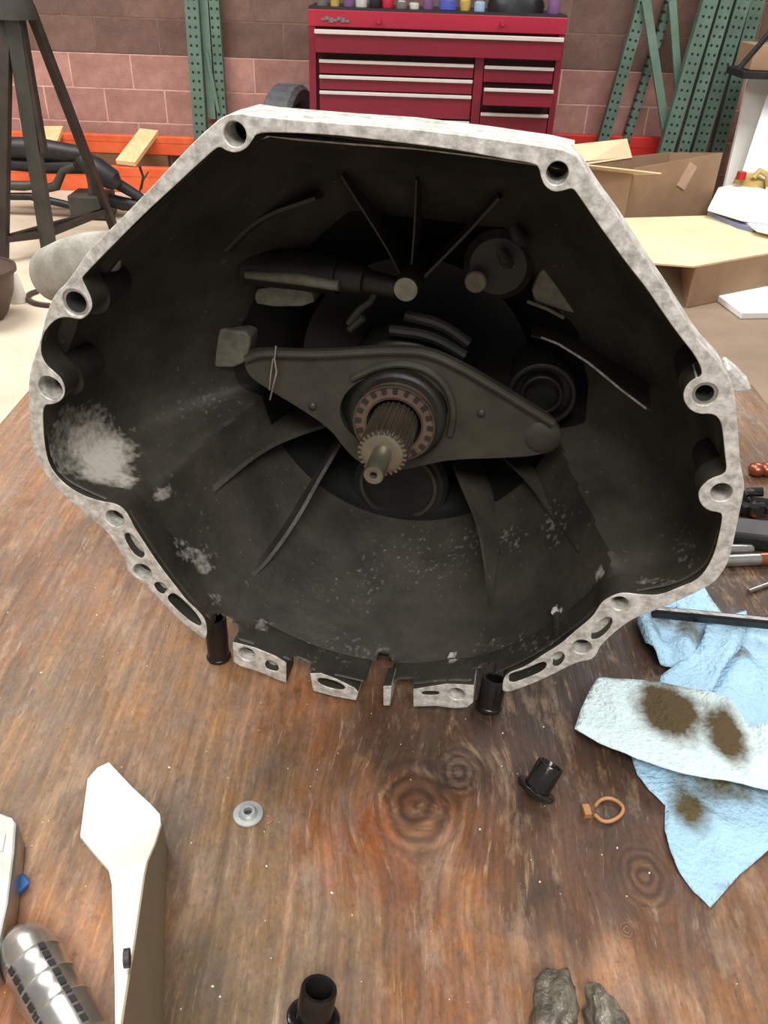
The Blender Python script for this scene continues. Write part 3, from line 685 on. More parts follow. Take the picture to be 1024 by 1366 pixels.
# --- radial ribs (fins)
def fin(pts, thick=.0024, mt='shell', it=2):
    q_ = []
    P3 = [L(*p) for p in pts]
    for _ in range(it):
        nq = [P3[0]]
        for i in range(len(P3)-1): nq += [P3[i]*.75+P3[i+1]*.25, P3[i]*.25+P3[i+1]*.75]
        P3 = nq+[P3[-1]]
    vs_ = []; 
    for i, p in enumerate(P3):
        a_ = (P3[min(i+1, len(P3)-1)]-P3[max(i-1, 0)]); a_.y = 0; a_.normalize(); sd = Vector((a_.z, 0, -a_.x))
        r_ = math.hypot(p.x-CU, p.z-CV)
        we = .2
        th_i = int(round((math.degrees(math.atan2(p.z-CV, p.x-CU)) % 360)/360*NT)) % NT
        for ww in [x*.004 for x in range(1, 50)]:
            if shell_r(th_i, ww) < r_: we = ww+.003; break
        we = max(we, p.y+.001)
        for s_ in (-1, 1):
            vs_.append(p + sd*(s_*thick*.3)); vs_.append(Vector((p.x, we, p.z)) + sd*(s_*thick*.9))
    fs_ = []
    for i in range(len(P3)-1):
        a_ = i*4; b_ = a_+4
        fs_ += [(a_, b_, b_+2, a_+2), (a_, a_+1, b_+1, b_), (a_+2, b_+2, b_+3, a_+3), (a_+1, a_+3, b_+3, b_+1)]
    fs_ += [(0, 2, 3, 1), (len(vs_)-4, len(vs_)-3, len(vs_)-1, len(vs_)-2)]
    MB().add(vs_, fs_).build('rib', mt, tr, smooth=True)
fin([(604,620,.165),(618,655,.14),(638,700,.11),(648,760,.075),(652,808,.040)], .004)
fin([(672,612,.165),(712,650,.135),(740,700,.10),(772,738,.06)], .004)
fin([(455,590,.165),(425,640,.13),(398,690,.10),(360,745,.07),(335,770,.055)], .005)
fin([(440,566,.165),(395,580,.145),(350,600,.12),(300,640,.09),(240,692,.05)], .006)
fin([(708,448,.165),(745,458,.15),(785,482,.13),(830,520,.10),(868,548,.075)], .003)
MB().rings([L(x, y, w_-.001) for x, y, w_ in ((722,450,.158),(745,459,.149),(785,484,.129),(830,521,.101),(862,545,.08))], .0009, 6).build('rib_edge', 'cast', tr, smooth=True)
fin([(455,235,.12),(480,275,.13),(515,330,.14),(535,368,.13)], .002)
fin([(555,240,.12),(553,300,.135),(547,370,.13)], .002)
fin([(665,265,.12),(620,315,.14),(565,370,.13)], .003)
fin([(300,335,.12),(345,290,.12),(420,265,.12)], .004)
# bolt head on the floor of the bell, ridges under the pale nubs
cb = L(287, 758, .045)
ax_ = Vector((CU-cb.x, -.02, CV-cb.z)).normalized()
MB().rings([cb-ax_*.02, cb, cb+ax_*.002], [.0095, .0095, .008], 28, axis=ax_).build('bolt_boss', 'dark', tr, smooth=True)
for x, y, w0_, w1_ in ((603, 878, .03, .012), (743, 817, .034, .012), (798, 766, .04, .018)):
    p = L(x, y, 0); th = th_of(x, y); i_ = int(th/360*NT)
    best = min([ww*.002 for ww in range(2, 60)], key=lambda ww: abs(math.hypot(L(x, y, ww).x-CU, L(x, y, ww).z-CV)-shell_r(i_, ww)))
    p = L(x, y, best); rd = Vector((p.x-CU, 0, p.z-CV)).normalized()
    q0 = Vector((CU, 0, CV))+rd*(shell_r(i_, max(.004, best-.03))+.001)
    MB().bar(p, Vector((q0.x, max(.004, best-.03), q0.z)), .0045, .005, side=rd.cross(Vector((0, 1, 0)))).build('cast_ridge', 'shell', tr, bevel=.001)
    MB().rings([p-rd*.0022+Vector((0, -.002, 0)), p-rd*.0025+Vector((0, .002, 0))], [.0028, .002], 12).build('rubbed_nub', 'cast', tr, smooth=True, label='bare metal nub')

# ================================================================== flanged bushings
def bushing(base, axis, hgt, r_, fr, label, group=None, inner=.72):
    base = Vector(base); a_ = Vector(axis).normalized()
    e = empty('flanged_bushing', base, label, 'bushing')
    MB().rings([base, base, base+a_*.0022, base+a_*.0032, base+a_*.0034], [r_*inner, fr*.94, fr, fr*.94, r_*1.02], 36, axis=a_, cap=False).build('collar', 'rubber', e, smooth=True, sharp=R(60))
    MB().rings([base+a_*.0005, base+a_*.003, base+a_*(hgt-.001), base+a_*hgt, base+a_*hgt, base+a_*(hgt-.001), base+a_*.0005], [r_, r_, r_, r_*.96, r_*inner+.0004, r_*inner, r_*inner], 36, axis=a_, cap=False).build('sleeve', 'rubber', e, smooth=True, sharp=R(60))
    MB().rings([base+a_*(hgt*.25), base+a_*(hgt*.25+.001)], [r_*inner*.99]*2, 24, axis=a_).build('core', 'slot', e)
    return e
def tilted(px, py, axis, hgt, r_, fr, label, z=T):
    a_ = Vector(axis).normalized(); lift = fr*math.sqrt(max(0, 1-a_.z**2))
    return bushing(onz(px, py, T+lift)+Vector((0, 0, 0)), axis, hgt, r_, fr, label)
tilted(713, 1056, (.42, .40, .70), .022, .0092, .0145, 'black flanged bushing tilted on the wood left of the tan clip')
tilted(417, 1362, (.14, .30, .9), .022, .0098, .0145, 'black flanged bushing at the bottom edge, cut off by the frame')
tilted(292, 877, (0.0, .04, 1), .042, .0088, .0100, 'black bushing standing in the gap at the left of the bell flange')
tilted(651, 944, (.12, .25, .9), .026, .0095, .0105, 'wet black bushing in the gap at the right of the bell flange')

# ================================================================== small things on the bench
def cloth(name, polys, m_, parent=None, z0=.002, hf=None, res=.004, thick=.0006, tintf=None, label=None, cat=None):
    pl = [Vector((p.x, p.y)) for p in [onz(x, y, T+z0) for x, y in polys]]
    pts = []
    n_ = len(pl)
    for i in range(n_):
        a_, b_ = pl[i], pl[(i+1) % n_]; kk_ = max(1, int((b_-a_).length/res))
        for j_ in range(kk_): pts.append(a_.lerp(b_, j_/kk_))
    nb_ = len(pts); ed = [(i, (i+1) % nb_) for i in range(nb_)]
    xs = [p.x for p in pl]; ys = [p.y for p in pl]
    x = min(xs)
    while x < max(xs):
        y = min(ys)
        while y < max(ys):
            q = Vector((x+random.uniform(-.3, .3)*res, y+random.uniform(-.3, .3)*res))
            if min((q-p).length for p in pts[:nb_]) > res*.6: pts.append(q)
            y += res
        x += res
    r = delaunay_2d_cdt(pts, ed, [], 1, 1e-6)
    V = [Vector((p.x, p.y, T+z0+(hf(p.x, p.y) if hf else 0))) for p in r[0]]
    o_ = MB().add(V, [tuple(f) for f in r[2]]).build(name, m_, parent, smooth=True, sharp=R(70), merge=False)
    s2 = o_.modifiers.new('solid', 'SOLIDIFY'); s2.thickness = thick; s2.offset = 0
    if tintf: fill_attr(o_.data, 'stain', 'FLOAT', [tintf(v.x, v.y) for v in V])
    if label: tag(o_, label, cat)
    return o_
def towel_mat(name, c, cst):
    m = mat(name, c, .85, 0, scale=30, var=.05, bump=.55, bscale=260, spec=.2)
    nt = m.node_tree; n = nt.nodes; k = nt.links; cr = n[m['cr']]; b = n['Principled BSDF']
    a = n.new('ShaderNodeAttribute'); a.attribute_name = 'stain'
    tc = n.new('ShaderNodeTexCoord'); nz = n.new('ShaderNodeTexNoise'); nz.inputs['Scale'].default_value = 75; nz.inputs['Detail'].default_value = 7; nz.inputs['Roughness'].default_value = .65
    k.new(tc.outputs['Object'], nz.inputs['Vector'])
    q = n.new('ShaderNodeMath'); q.operation = 'MULTIPLY_ADD'; k.new(nz.outputs[0], q.inputs[0]); q.inputs[1].default_value = 1.1; k.new(a.outputs['Fac'], q.inputs[2])
    r = n.new('ShaderNodeMapRange'); k.new(q.outputs[0], r.inputs[0]); r.inputs[1].default_value = .82; r.inputs[2].default_value = 1.55
    mx = n.new('ShaderNodeMix'); mx.data_type = 'RGBA'; k.new(r.outputs[0], mx.inputs[0]); k.new(cr.outputs[0], mx.inputs[6]); mx.inputs[7].default_value = (*lin(cst), 1)
    k.new(mx.outputs[2], b.inputs['Base Color']); return m
M['towel'] = towel_mat('blue_shop_towel', (176, 214, 238), (96, 86, 58))
M['towel_white'] = towel_mat('overexposed_shop_towel', (218, 238, 240), (92, 78, 54))  # whiter tint holds the overexposed brightness of the top layer
def blobs(lst):
    L_ = [(onz(a_, b_), rx/1900, ry/1500, s_) for a_, b_, rx, ry, s_ in lst]
    def f(x, y):
        v = 0
        for p, rx, ry, s_ in L_: v = max(v, s_*math.exp(-(((x-p.x)/rx)**2+((y-p.y)/ry)**2)**1.5))
        return v
    return f
def creases(lines, amp=.004, wid=.006, base=0):
    LL = [(onz(a_, b_), onz(c_, d_), s_) for a_, b_, c_, d_, s_ in lines]
    def f(x, y):
        h = base + .0022*noise.noise(Vector((x*36, y*36, 3))) + .0009*noise.noise(Vector((x*110, y*80, 7)))
        for p, q, s_ in LL:
            d_ = Vector((q.x-p.x, q.y-p.y)); e_ = Vector((x-p.x, y-p.y)); t = max(0, min(1, e_.dot(d_)/d_.length_squared))
            r_ = (e_-d_*t).length; h += s_*amp*math.exp(-(r_/wid)**2)
        return max(0, h)
    return f
t1 = empty('shop_towel', onz(950, 1100), 'folded blue paper shop towel with two big brown oil stains, nearest to the viewer', 'towel')
lowp = [(838,1000),(900,1010),(1024,1040),(1080,1050),(1085,1100),(1024,1135),(985,1168),(947,1211),(925,1190),(905,1165),(893,1140),(886,1110),(887,1075),(865,1055),(850,1035)]
cloth('lower_layer', lowp, 'towel', t1, .0015, creases([(905,1165,1024,1085,.25),(900,1060,980,1120,.5),(850,1010,1000,1060,.8),(880,1120,900,1165,.6),(905,1165,1024,1085,-.6),(925,1140,985,1165,.4)], .005), tintf=blobs([(918,1080,28,36,1.05),(965,1050,75,28,.95),(900,1045,20,18,.5),(965,1185,16,8,.5)]))
upp = [(797,905),(830,906),(880,910),(935,922),(968,940),(1000,972),(1085,990),(1085,1065),(1024,1054),(965,1042),(900,1030),(850,1013),(800,992),(766,972),(775,945),(786,922)]
cloth('top_layer', upp, 'towel_white', t1, .017, creases([(940,952,1024,1000,.8),(925,925,985,960,.7),(870,950,900,1000,.4),(766,960,840,1000,-.5),(1000,905,940,1000,.35),(800,910,820,990,.3),(900,1028,1024,1052,-.8),(860,915,985,935,.6),(985,960,1024,1030,.7)], .006), tintf=blobs([(885,968,52,48,1.35),(958,1000,32,46,1.25),(795,920,12,12,.45),(812,985,6,5,.4)]))
t2 = empty('shop_towel', onz(905, 850, T), 'crumpled blue shop towel with green-brown oil under the black bar', 'towel')
cloth('crumple', [(845,815),(880,800),(925,790),(940,815),(975,822),(950,850),(945,880),(915,895),(880,890),(858,868),(848,840)], 'towel', t2, .003,
      creases([(850,820,870,880,1.4),(880,830,905,880,.9),(925,820,910,885,1.0),(870,812,935,812,.8),(895,820,890,860,-.6)], .008, .008, .002), tintf=blobs([(880,835,22,22,.9),(915,850,28,30,.85),(870,850,14,20,.5)]))
cloth('back_corner', [(905,798),(930,785),(945,800),(962,822),(948,826),(900,818)], 'towel', t2, .006, creases([(930,790,925,822,1.0)], .006, .01, .002), tintf=lambda x, y: 0)
t3 = empty('shop_towel', onz(950, 870, T), 'pale blue twisted shop towel strip crossing behind the folded towel', 'towel')
cloth('strip', [(938,822),(992,823),(994,840),(985,870),(965,895),(945,930),(925,945),(875,935),(880,905),(900,890),(928,870),(938,850)], 'towel', t3, .010,
      creases([(935,830,940,870,1.0),(990,830,950,920,1.0),(960,830,900,930,-.4)], .005, .006, .003), tintf=blobs([(905,915,25,8,.3)]))
t4 = empty('shop_towel', onz(1010, 880, T), 'blue shop towel spread at the right edge, partly under the strip', 'towel')
cloth('sheet', [(985,835),(1024,836),(1085,836),(1085,1010),(1024,1000),(950,965),(935,925),(950,895),(970,870)], 'towel', t4, .003,
      creases([(985,880,1024,930,1.0),(1000,840,960,940,.8),(950,930,1024,950,.8)], .004, .007, .001), tintf=blobs([(985,880,22,16,.8),(1010,860,10,12,.4)]))
# white folded sheet
def sheet():
    e = empty('folded_sheet', onz(170, 1200), 'white folded plastic sheet with a grey shaded side wall, left foreground', 'plastic sheet')
    bA, bB = onz(221, 1128), onz(214, 1400); dd = (bB-bA).normalized(); nn_ = Vector((dd.y, -dd.x, 0))
    def wallpt(x, y): r = ray(x, y); return CAM + r*(((bA-CAM).dot(nn_))/r.dot(nn_))
    ridge = [(214,1099),(206,1125),(195,1150),(191,1168),(184,1215),(176,1269),(169,1310),(162,1355),(155,1400)]
    rp = [wallpt(x, y) for x, y in ridge]
    left = [(107,1115),(125,1137),(145,1160),(149,1180),(150,1215),(152,1270),(153,1310),(153.5,1350),(154,1400)]
    zs = [p.z for p in rp]
    lp_ = [onz(x, y, z_-.001) for (x, y), z_ in zip(left, zs)]
    zt = rp[0].z
    head = [onz(107, 1115, zt), onz(117, 1039, zt), onz(130, 1024, zt), onz(145, 1017, zt), onz(176, 1050, zt), onz(200, 1072, zt), onz(213, 1086, zt)]
    me_ = MB()
    V = [head[0], head[1], head[2], head[3], head[4], head[5], head[6], rp[0]]
    me_.add(V, [(0, 1, 2, 3, 4, 5, 6, 7)])
    for i in range(len(rp)-1): me_.add([lp_[i], rp[i], rp[i+1], lp_[i+1]], [(0, 1, 2, 3)])
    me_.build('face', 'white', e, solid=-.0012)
    me_ = MB(); fl_ = [Vector((p.x, p.y, T+.0008)) for p in rp]
    # side wall: foot follows straight lower edge
    foot = [bA.lerp(bB, i/(len(rp)-1)) for i in range(len(rp))]
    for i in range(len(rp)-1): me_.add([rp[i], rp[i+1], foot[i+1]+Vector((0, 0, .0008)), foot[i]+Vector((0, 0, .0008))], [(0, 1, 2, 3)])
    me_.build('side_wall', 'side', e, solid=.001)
    c_ = wallpt(170, 1278)
    MB().rings([c_+nn_*.0015, c_-nn_*.001], [.004, .004], 20, axis=nn_).build('hole', 'slot', e)
M['side'] = mat('shaded_plastic_side', (150, 138, 116), .6, 0, scale=14, var=.06)  # grey holds the shade of the side turned away from the light
sheet()
# washer
e = empty('washer', onz(331, 1087), 'zinc flange nut lying left of centre on the bench', 'washer')
c_ = onz(331, 1087, T)
MB().rings([c_+Vector((0, 0, z_)) for z_ in (0, .001, .0018, .002, .003, .0042, .0042, .0012)], [.0098, .0102, .0098, .0065, .0058, .0046, .0028, .0026], 36, axis=(0, 0, 1), cap=True).build('flange_disc', 'zinc', e, smooth=True)
MB().rings([c_+Vector((0, 0, .0013)), c_+Vector((0, 0, .0014))], [.0027, .0027], 20).build('bore', 'slot', e)
# wire hook
q_ = [onz(x, y, T+.0006) for x, y in ((355, 1088), (361, 1090), (363, 1093), (361, 1097), (356, 1099))]
o = MB().rings(q_, .0004, 6).build('wire_hook', 'tan', smooth=True); tag(o, 'tiny bent copper wire right beside the zinc flange nut', 'wire')
# tan clip
e = empty('hose_clip', onz(805, 1081), 'small tan plastic loop clip right of the black bushing', 'clip')
lp_ = chaikin([(793,1076),(800,1067),(812,1064),(824,1069),(832,1078),(828,1088),(815,1096),(803,1096),(793,1087)], 2, closed=False)
MB().rings([onz(p.x, p.y, T+.002) for p in lp_], .0013, 10).build('loop', 'tan', e, smooth=True)
MB().box(onz(782, 1082, T+.0025), (.005, .0085, .005), Matrix.Rotation(.1, 3, 'Z')).build('latch', 'tan', e, bevel=.0006)
# blue bit
c_ = onz(23, 1184, T); random.seed(3)
V = [c_+Vector((.0085*math.cos(a_)*random.uniform(.7, 1.2), .0075*math.sin(a_)*random.uniform(.7, 1.2), z_)) for z_, kk_ in ((.0005, 1), (.006, .8)) for a_ in [i*1.047 for i in range(6)]]
o = MB().add(V, [(0, 1, 2, 3, 4, 5)[::-1], (6, 7, 8, 9, 10, 11)] + [(i, (i+1) % 6, 6+(i+1) % 6, 6+i) for i in range(6)]).build('plastic_cap', 'blue', bevel=.001)
tag(o, 'small crumpled blue plastic cap beside the aluminium handle', 'plastic cap')
# aluminium handle at the left edge
e = empty('metal_tool', onz(0, 1160), 'pale aluminium tool body cut off by the left edge', 'tool')
pl = [(-60,1075),(0,1083),(17,1089),(24,1100),(22,1130),(13,1203),(5,1240),(-6,1290),(-60,1290)]
zt = T+.022
lp_ = [(onz(x, y, zt).x, onz(x, y, zt).y) for x, y in pl]
MB().prism([lp_], T+.0004, zt, lambda x, y, w_: (x, y, w_)).build('body', 'grey_metal', e, bevel=.004, seg=3)
lp_ = [(onz(x, y, zt).x, onz(x, y, zt).y) for x, y in ((-30,1112),(8,1113),(4,1136),(-30,1138))]
MB().prism([lp_], zt-.0005, zt+.0006, lambda x, y, w_: (x, y, w_)).build('inset_plate', 'handle', e, bevel=.0004)
# perforated silver tool
rr_ = .0165; p0 = onz(22, 1243, T+.012); p1 = onz(110, 1400, T+rr_+.0005)
e = empty('ratchet_tool', onz(60, 1320), 'shiny round steel tool with rows of dark slots, bottom left corner', 'tool')
ax_ = (p1-p0).normalized(); Lg = (p1-p0).length
ts = [0, .03, .09, .2, .3, .32, .34, .5, .52, .54, .7, .72, .74, 1.0]
rs = [.004, .0085, .0125, .0148, .0155, .0162, .0155, .0158, .0165, .0158, .0158, .0166, .016, .0162]
MB().rings([p0.lerp(p1, t) for t in ts], rs, 40, axis=ax_).build('barrel', 'steel', e, smooth=True)
h_ = Vector((0, 0, 1)); sd = ax_.cross(h_).normalized(); up_ = sd.cross(ax_).normalized()
for i in range(9):
    for j_ in range(9):
        t = .34+i*.075; a_ = math.pi*(j_/8.0)
        if j_ in (2, 5): 
            nrm = sd*math.cos(a_)+up_*math.sin(a_); c_ = p0.lerp(p1, t)+nrm*.0157
            m3_ = Matrix((ax_, nrm, ax_.cross(nrm))).transposed()
            MB().box(c_, (.0042, .0016, .0034), m3_).build('slot', 'slot', e)
# grey putty lumps at bottom right
def lump(pl, hgt, label, name='metal_offcut', mt='pad2'):
    zt = T+hgt
    lp_ = chaikin([(onz(x, y, zt).x, onz(x, y, zt).y) for x, y in pl], 1)
    o_ = MB().prism([lp_], T+.0004, zt, lambda x, y, w_: (x, y, w_)).build(name, mt, bevel=hgt*.3, seg=3)
    tag(o_, label, 'metal part'); return o_
M['pad2'] = mat('grey_casting', (70, 66, 58), .3, .2, scale=60, rgb2=(134, 126, 112), bump=.3, bscale=300)
def chunk(px_, py_, rx, ry, rz, sd, rz_, label):
    c_ = onz(px_, py_, T+rz*.72); bm = bmesh.new(); bmesh.ops.create_icosphere(bm, subdivisions=4, radius=1)
    mt_ = Matrix.Rotation(rz_, 3, 'Z'); V = []
    for v in bm.verts:
        p = v.co; k_ = 1 + .35*noise.noise(p*1.6+Vector((sd, 0, 0))) + .16*noise.noise(p*4+Vector((0, sd, 0)))
        q = mt_ @ Vector((p.x*rx*k_, p.y*ry*k_, p.z*rz*k_)) + c_; q.z = max(q.z, T+.0003); V.append(q)
    F = [tuple(v.index for v in f.verts) for f in bm.faces]; bm.free()
    o_ = MB().add(V, F).build('metal_slag', 'pad2', smooth=True, sharp=R(60), merge=False); tag(o_, label, 'metal part')
chunk(738, 1352, .013, .022, .014, 3.1, -.35, 'larger wet grey lump at the bottom edge, right of the black bushing')
chunk(810, 1362, .010, .018, .010, 8.7, .2, 'smaller wet grey lump at the bottom edge, rightmost of the two lumps')
# black bar over the towels
e = MB().bar(onz(868, 816, T+.022), onz(1095, 838, T+.03), .008, .009, side=(0, 1, 0)).build('black_bar', 'rubber', bevel=.002)
tag(e, 'thin black bar lying across the crumpled blue towels', 'bar')
# right-hand clutter behind the towels
e = empty('socket_bar', onz(990, 735), 'upper of two grey steel rods sticking out behind the bell flange', 'rod')
MB().rings([onz(955, 733, T+.006), onz(1000, 733, T+.006), onz(1003, 733, T+.006)], [.0055, .0055, .0045], 20).build('rod', 'grey_metal', e, smooth=True)
MB().rings([onz(1003.2, 733, T+.006), onz(1004, 733, T+.006)], [.0025]*2, 12).build('tip', 'slot', e)
e = empty('extension_bar', onz(995, 747), 'lower and longer grey steel rod with a copper end behind the flange', 'rod')
MB().rings([onz(948, 749, T+.0065), onz(1012, 746, T+.0065)], [.006]*2, 20).build('rod', 'grey_metal', e, smooth=True)
MB().rings([onz(1012, 746, T+.0065), onz(1040, 745, T+.0065)], [.0065]*2, 20).build('copper_end', 'copper', e, smooth=True, label='copper coloured end')
o = MB().rings([onz(998, 789, T+.0025), onz(1060, 766, T+.0025)], [.0022]*2, 12).build('thin_rod', 'grey_metal', smooth=True); tag(o, 'thin bright rod pointing left at the right edge above the towels', 'rod')
for i, x in enumerate((1009, 1022)):
    c_ = onz(x, 626, T+.008)
    o = MB().rings([c_+Vector((0, 0, z_)) for z_ in (-.0078, -.004, 0, .004, .0075)], [.004, .0085, .0095, .0085, .003], 18, axis=(0, 0, 1)).build('acorn_nut', 'copper', smooth=True, sharp=R(80))
    tag(o, ('left' if i == 0 else 'right')+' one of two copper coloured acorn nuts at the right bench edge', 'nut', 'copper acorn nuts')
random.seed(11)
kb = MB()
for i in range(9):
    p = onz(985+random.uniform(0, 34), 655+random.uniform(0, 26), T+.012); q = p+Vector((random.uniform(-.03, .03), random.uniform(-.02, .02), random.uniform(-.008, .006)))
    kb.rings([p, q], [random.uniform(.004, .007)]*2, 8)
kb.build('wiring_plug', 'rubber', smooth=True); tag(bpy.data.objects['wiring_plug'], 'black tangled connector lump right of the flange lug', 'connector')
o = MB().bar(onz(965, 708, T+.010), onz(1090, 722, T+.010), .034, .018, side=(0, 1, 0)).build('black_tool', 'black_iron', bevel=.004); tag(o, 'dark flat black tool behind the two grey steel rods', 'tool')
lump([(990,680),(1012,690),(1012,702),(985,700)], .006, 'rusty brown chip of metal between black connector and black tool', mt='copper')

# ================================================================== background
CY = 5.4
ch_ = empty('tool_chest', (.2, CY+.25, 0), 'red rolling tool chest with silver drawer pulls against the wall', 'tool chest')
x0, x1, zt, zb = -.525, .932, 1.069, .14
MB().box(((x0+x1)/2, CY+.27, (zt+zb)/2), (x1-x0, .46, zt-zb)).build('body', 'chest', ch_, bevel=.006)
MB().box(((x0+x1)/2, CY+.036, (.955+zb)/2), (x1-x0-.06, .012, .955-zb-.03)).build('drawer_cavity', 'cavity', ch_)
fr_ = MB()
for xa, xb, za, zc_ in ((x0, x0+.04, zb, .985), (x1-.035, x1, zb, .985), (.435, .485, zb, .86), (x0, x1, zb, zb+.03)):
    fr_.box(((xa+xb)/2, CY+.02, (za+zc_)/2), (xb-xa, .035, zc_-za))
fr_.build('front_frame', 'chest', ch_)
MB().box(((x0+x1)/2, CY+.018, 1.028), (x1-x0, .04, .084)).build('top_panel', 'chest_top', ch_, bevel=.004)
MB().box(((x0+x1)/2, CY+.255, zt+.006), (x1-x0-.004, .50, .014)).build('top_mat', 'cl_black', ch_)
def drawer(xa, xb, ztop, zbot, out=0.0, hh=.018):
    yf = CY+.008-out
    d_ = empty('drawer', ((xa+xb)/2, CY, zbot)); d_.parent = ch_; d_.location = Vector(((xa+xb)/2, CY, zbot))-Vector(ch_.location)
    bpy.context.view_layer.update()
    MB().box(((xa+xb)/2, yf, (ztop+zbot)/2), (xb-xa, .02, ztop-zbot)).build('drawer_front', 'chest', d_, bevel=.003)
    if out > .02: MB().box(((xa+xb)/2, (yf+CY+.03)/2+.01, zbot+.03), (xb-xa-.02, CY+.02-yf, .05)).build('drawer_box', 'cavity', d_)
    MB().box(((xa+xb)/2, yf-.016, ztop-hh/2+.002), (xb-xa, .02, hh)).build('handle', 'handle', d_, bevel=.003)
drawer(x0+.04, x1-.015, .975, .862, .05, .022)
for zt_, zb_ in ((.823, .752), (.742, .668), (.660, .532), (.522, .36), (.35, .18)): drawer(x0+.06, .428, zt_, zb_, 0)
for zt_, zb_, out in ((.82, .735, 0), (.715, .625, .09), (.575, .40, .01), (.39, .18, 0)): drawer(.49, .89, zt_, zb_, out)
for px_ in (505, 670):
    c_ = at(px_, 28 + (px_-505)*.02, CY); MB().rings([c_+Vector((0, .0, 0)), c_+Vector((0, -.02, 0))], [.016, .013], 16).build('lock', 'chest_top', ch_)
bd = MB(); c_ = at(447, 26, CY)
for i in range(7): bd.box(c_+Vector(((i-3)*.022, -.004, .006*math.sin(i*1.9))), (.024, .006, .012+.006*(i % 3)))
bd.build('badge', 'cl_grey', ch_, label='small grey script badge')
for xx in (x0+.1, x1-.1):
    for yy in (CY+.1, CY+.42): MB().rings([(xx-.02, yy, .066), (xx+.02, yy, .066)], [.065]*2, 20).build('caster', 'tyre', ch_, smooth=True)
# clutter on the chest
ztp = zt+.0135
CL = [(-.45, 'cl_grey', 'grey spray can', .03, .17), (-.38, 'cl_yellow', 'dull yellow can', .025, .10), (-.30, 'cl_purple', 'purple bottle', .03, .15), (-.23, 'cl_white', 'short white jar', .035, .06), (-.15, 'cl_black', 'black tub', .035, .05),
      (-.08, 'cl_red', 'red tape roll', .035, .055), (0.0, 'cl_grey', 'grey tub', .03, .04), (.07, 'cl_white', 'low white cup', .028, .035), (.15, 'cl_purple', 'small purple cap jar', .03, .06), (.26, 'cl_blue', 'wide blue pot', .05, .055),
      (.36, 'cl_yellow', 'yellow pot', .03, .06), (.44, 'cl_cyan', 'pale blue round jar', .03, .055), (.86, 'cl_purple', 'lilac bottle at the right end', .035, .16)]
random.seed(5)
for x, c_, lb, r_, h_ in CL:
    yy = CY+.06+random.uniform(0, .05)
    e = empty('jar', (x, yy, ztp), lb+' standing on the red tool chest', 'container', 'clutter on the tool chest')
    bs = Vector((x, yy, ztp))
    MB().rings([bs+Vector((0, 0, z_)) for z_ in (0, .004, h_*.8, h_*.9)], [r_*.93, r_, r_, r_*.7], 20).build('body', c_, e, smooth=True)
    MB().rings([bs+Vector((0, 0, h_*.9)), bs+Vector((0, 0, h_))], [r_*.7, r_*.66], 16).build('lid', 'cl_grey' if c_ != 'cl_grey' else 'cl_white', e, smooth=True)
bg = MB(); c_ = Vector((.66, CY+.2, ztp))
vs_ = []; nU, nV = 24, 10
for j_ in range(nV+1):
    for i in range(nU):
        a_ = 2*math.pi*i/nU; ph = math.pi/2*j_/nV; rr_ = math.cos(ph)**.6*(1+.12*noise.noise(Vector((math.cos(a_)*2, math.sin(a_)*2, ph*3))))
        vs_.append(c_+Vector((.16*rr_*math.cos(a_), .12*rr_*math.sin(a_), .14*math.sin(ph)**.8*(1+.15*noise.noise(Vector((a_, ph*2, 1)))))))
bg.add(vs_, [(j_*nU+i, j_*nU+(i+1) % nU, (j_+1)*nU+(i+1) % nU, (j_+1)*nU+i) for j_ in range(nV) for i in range(nU)] + [tuple(range(nU))[::-1]])
bg.build('black_bag', 'cl_black', smooth=True, sharp=R(80)); tag(bpy.data.objects['black_bag'], 'slumped black bag on the right half of the red tool chest', 'bag')

# tyre
e = empty('tyre', at(392, 190, 5.75).xy.to_3d(), 'worn grey tyre standing left of the red tool chest', 'tyre')
tc_ = at(386, 165, 5.76); tc_.z = .325
ty = MB(); vs_ = []; NR = 56; pr = [(.23, -.08), (.295, -.095), (.323, -.07), (.323, 0), (.323, .07), (.295, .095), (.23, .08), (.22, 0)]
an = R(76); ux = Vector((math.cos(an), math.sin(an), 0)); ax_ = Vector((-math.sin(an), math.cos(an), 0))
for i in range(NR):
    a_ = 2*math.pi*i/NR
    for r_, q_ in pr:
        r2 = r_-(.006 if (r_ > .31 and i % 2) else 0); vs_.append(tc_+ux*(r2*math.cos(a_))+Vector((0, 0, r2*math.sin(a_)))+ax_*q_)
ty.add(vs_, [(i*8+j_, i*8+(j_+1) % 8, ((i+1) % NR)*8+(j_+1) % 8, ((i+1) % NR)*8+j_) for i in range(NR) for j_ in range(8)])
ty.build('tread', 'tyre', e, smooth=False)
MB().rings([tc_-ax_*.05, tc_+ax_*.05], [.19, .19], 36, axis=ax_).build('rim', 'grey_metal', e, smooth=True)

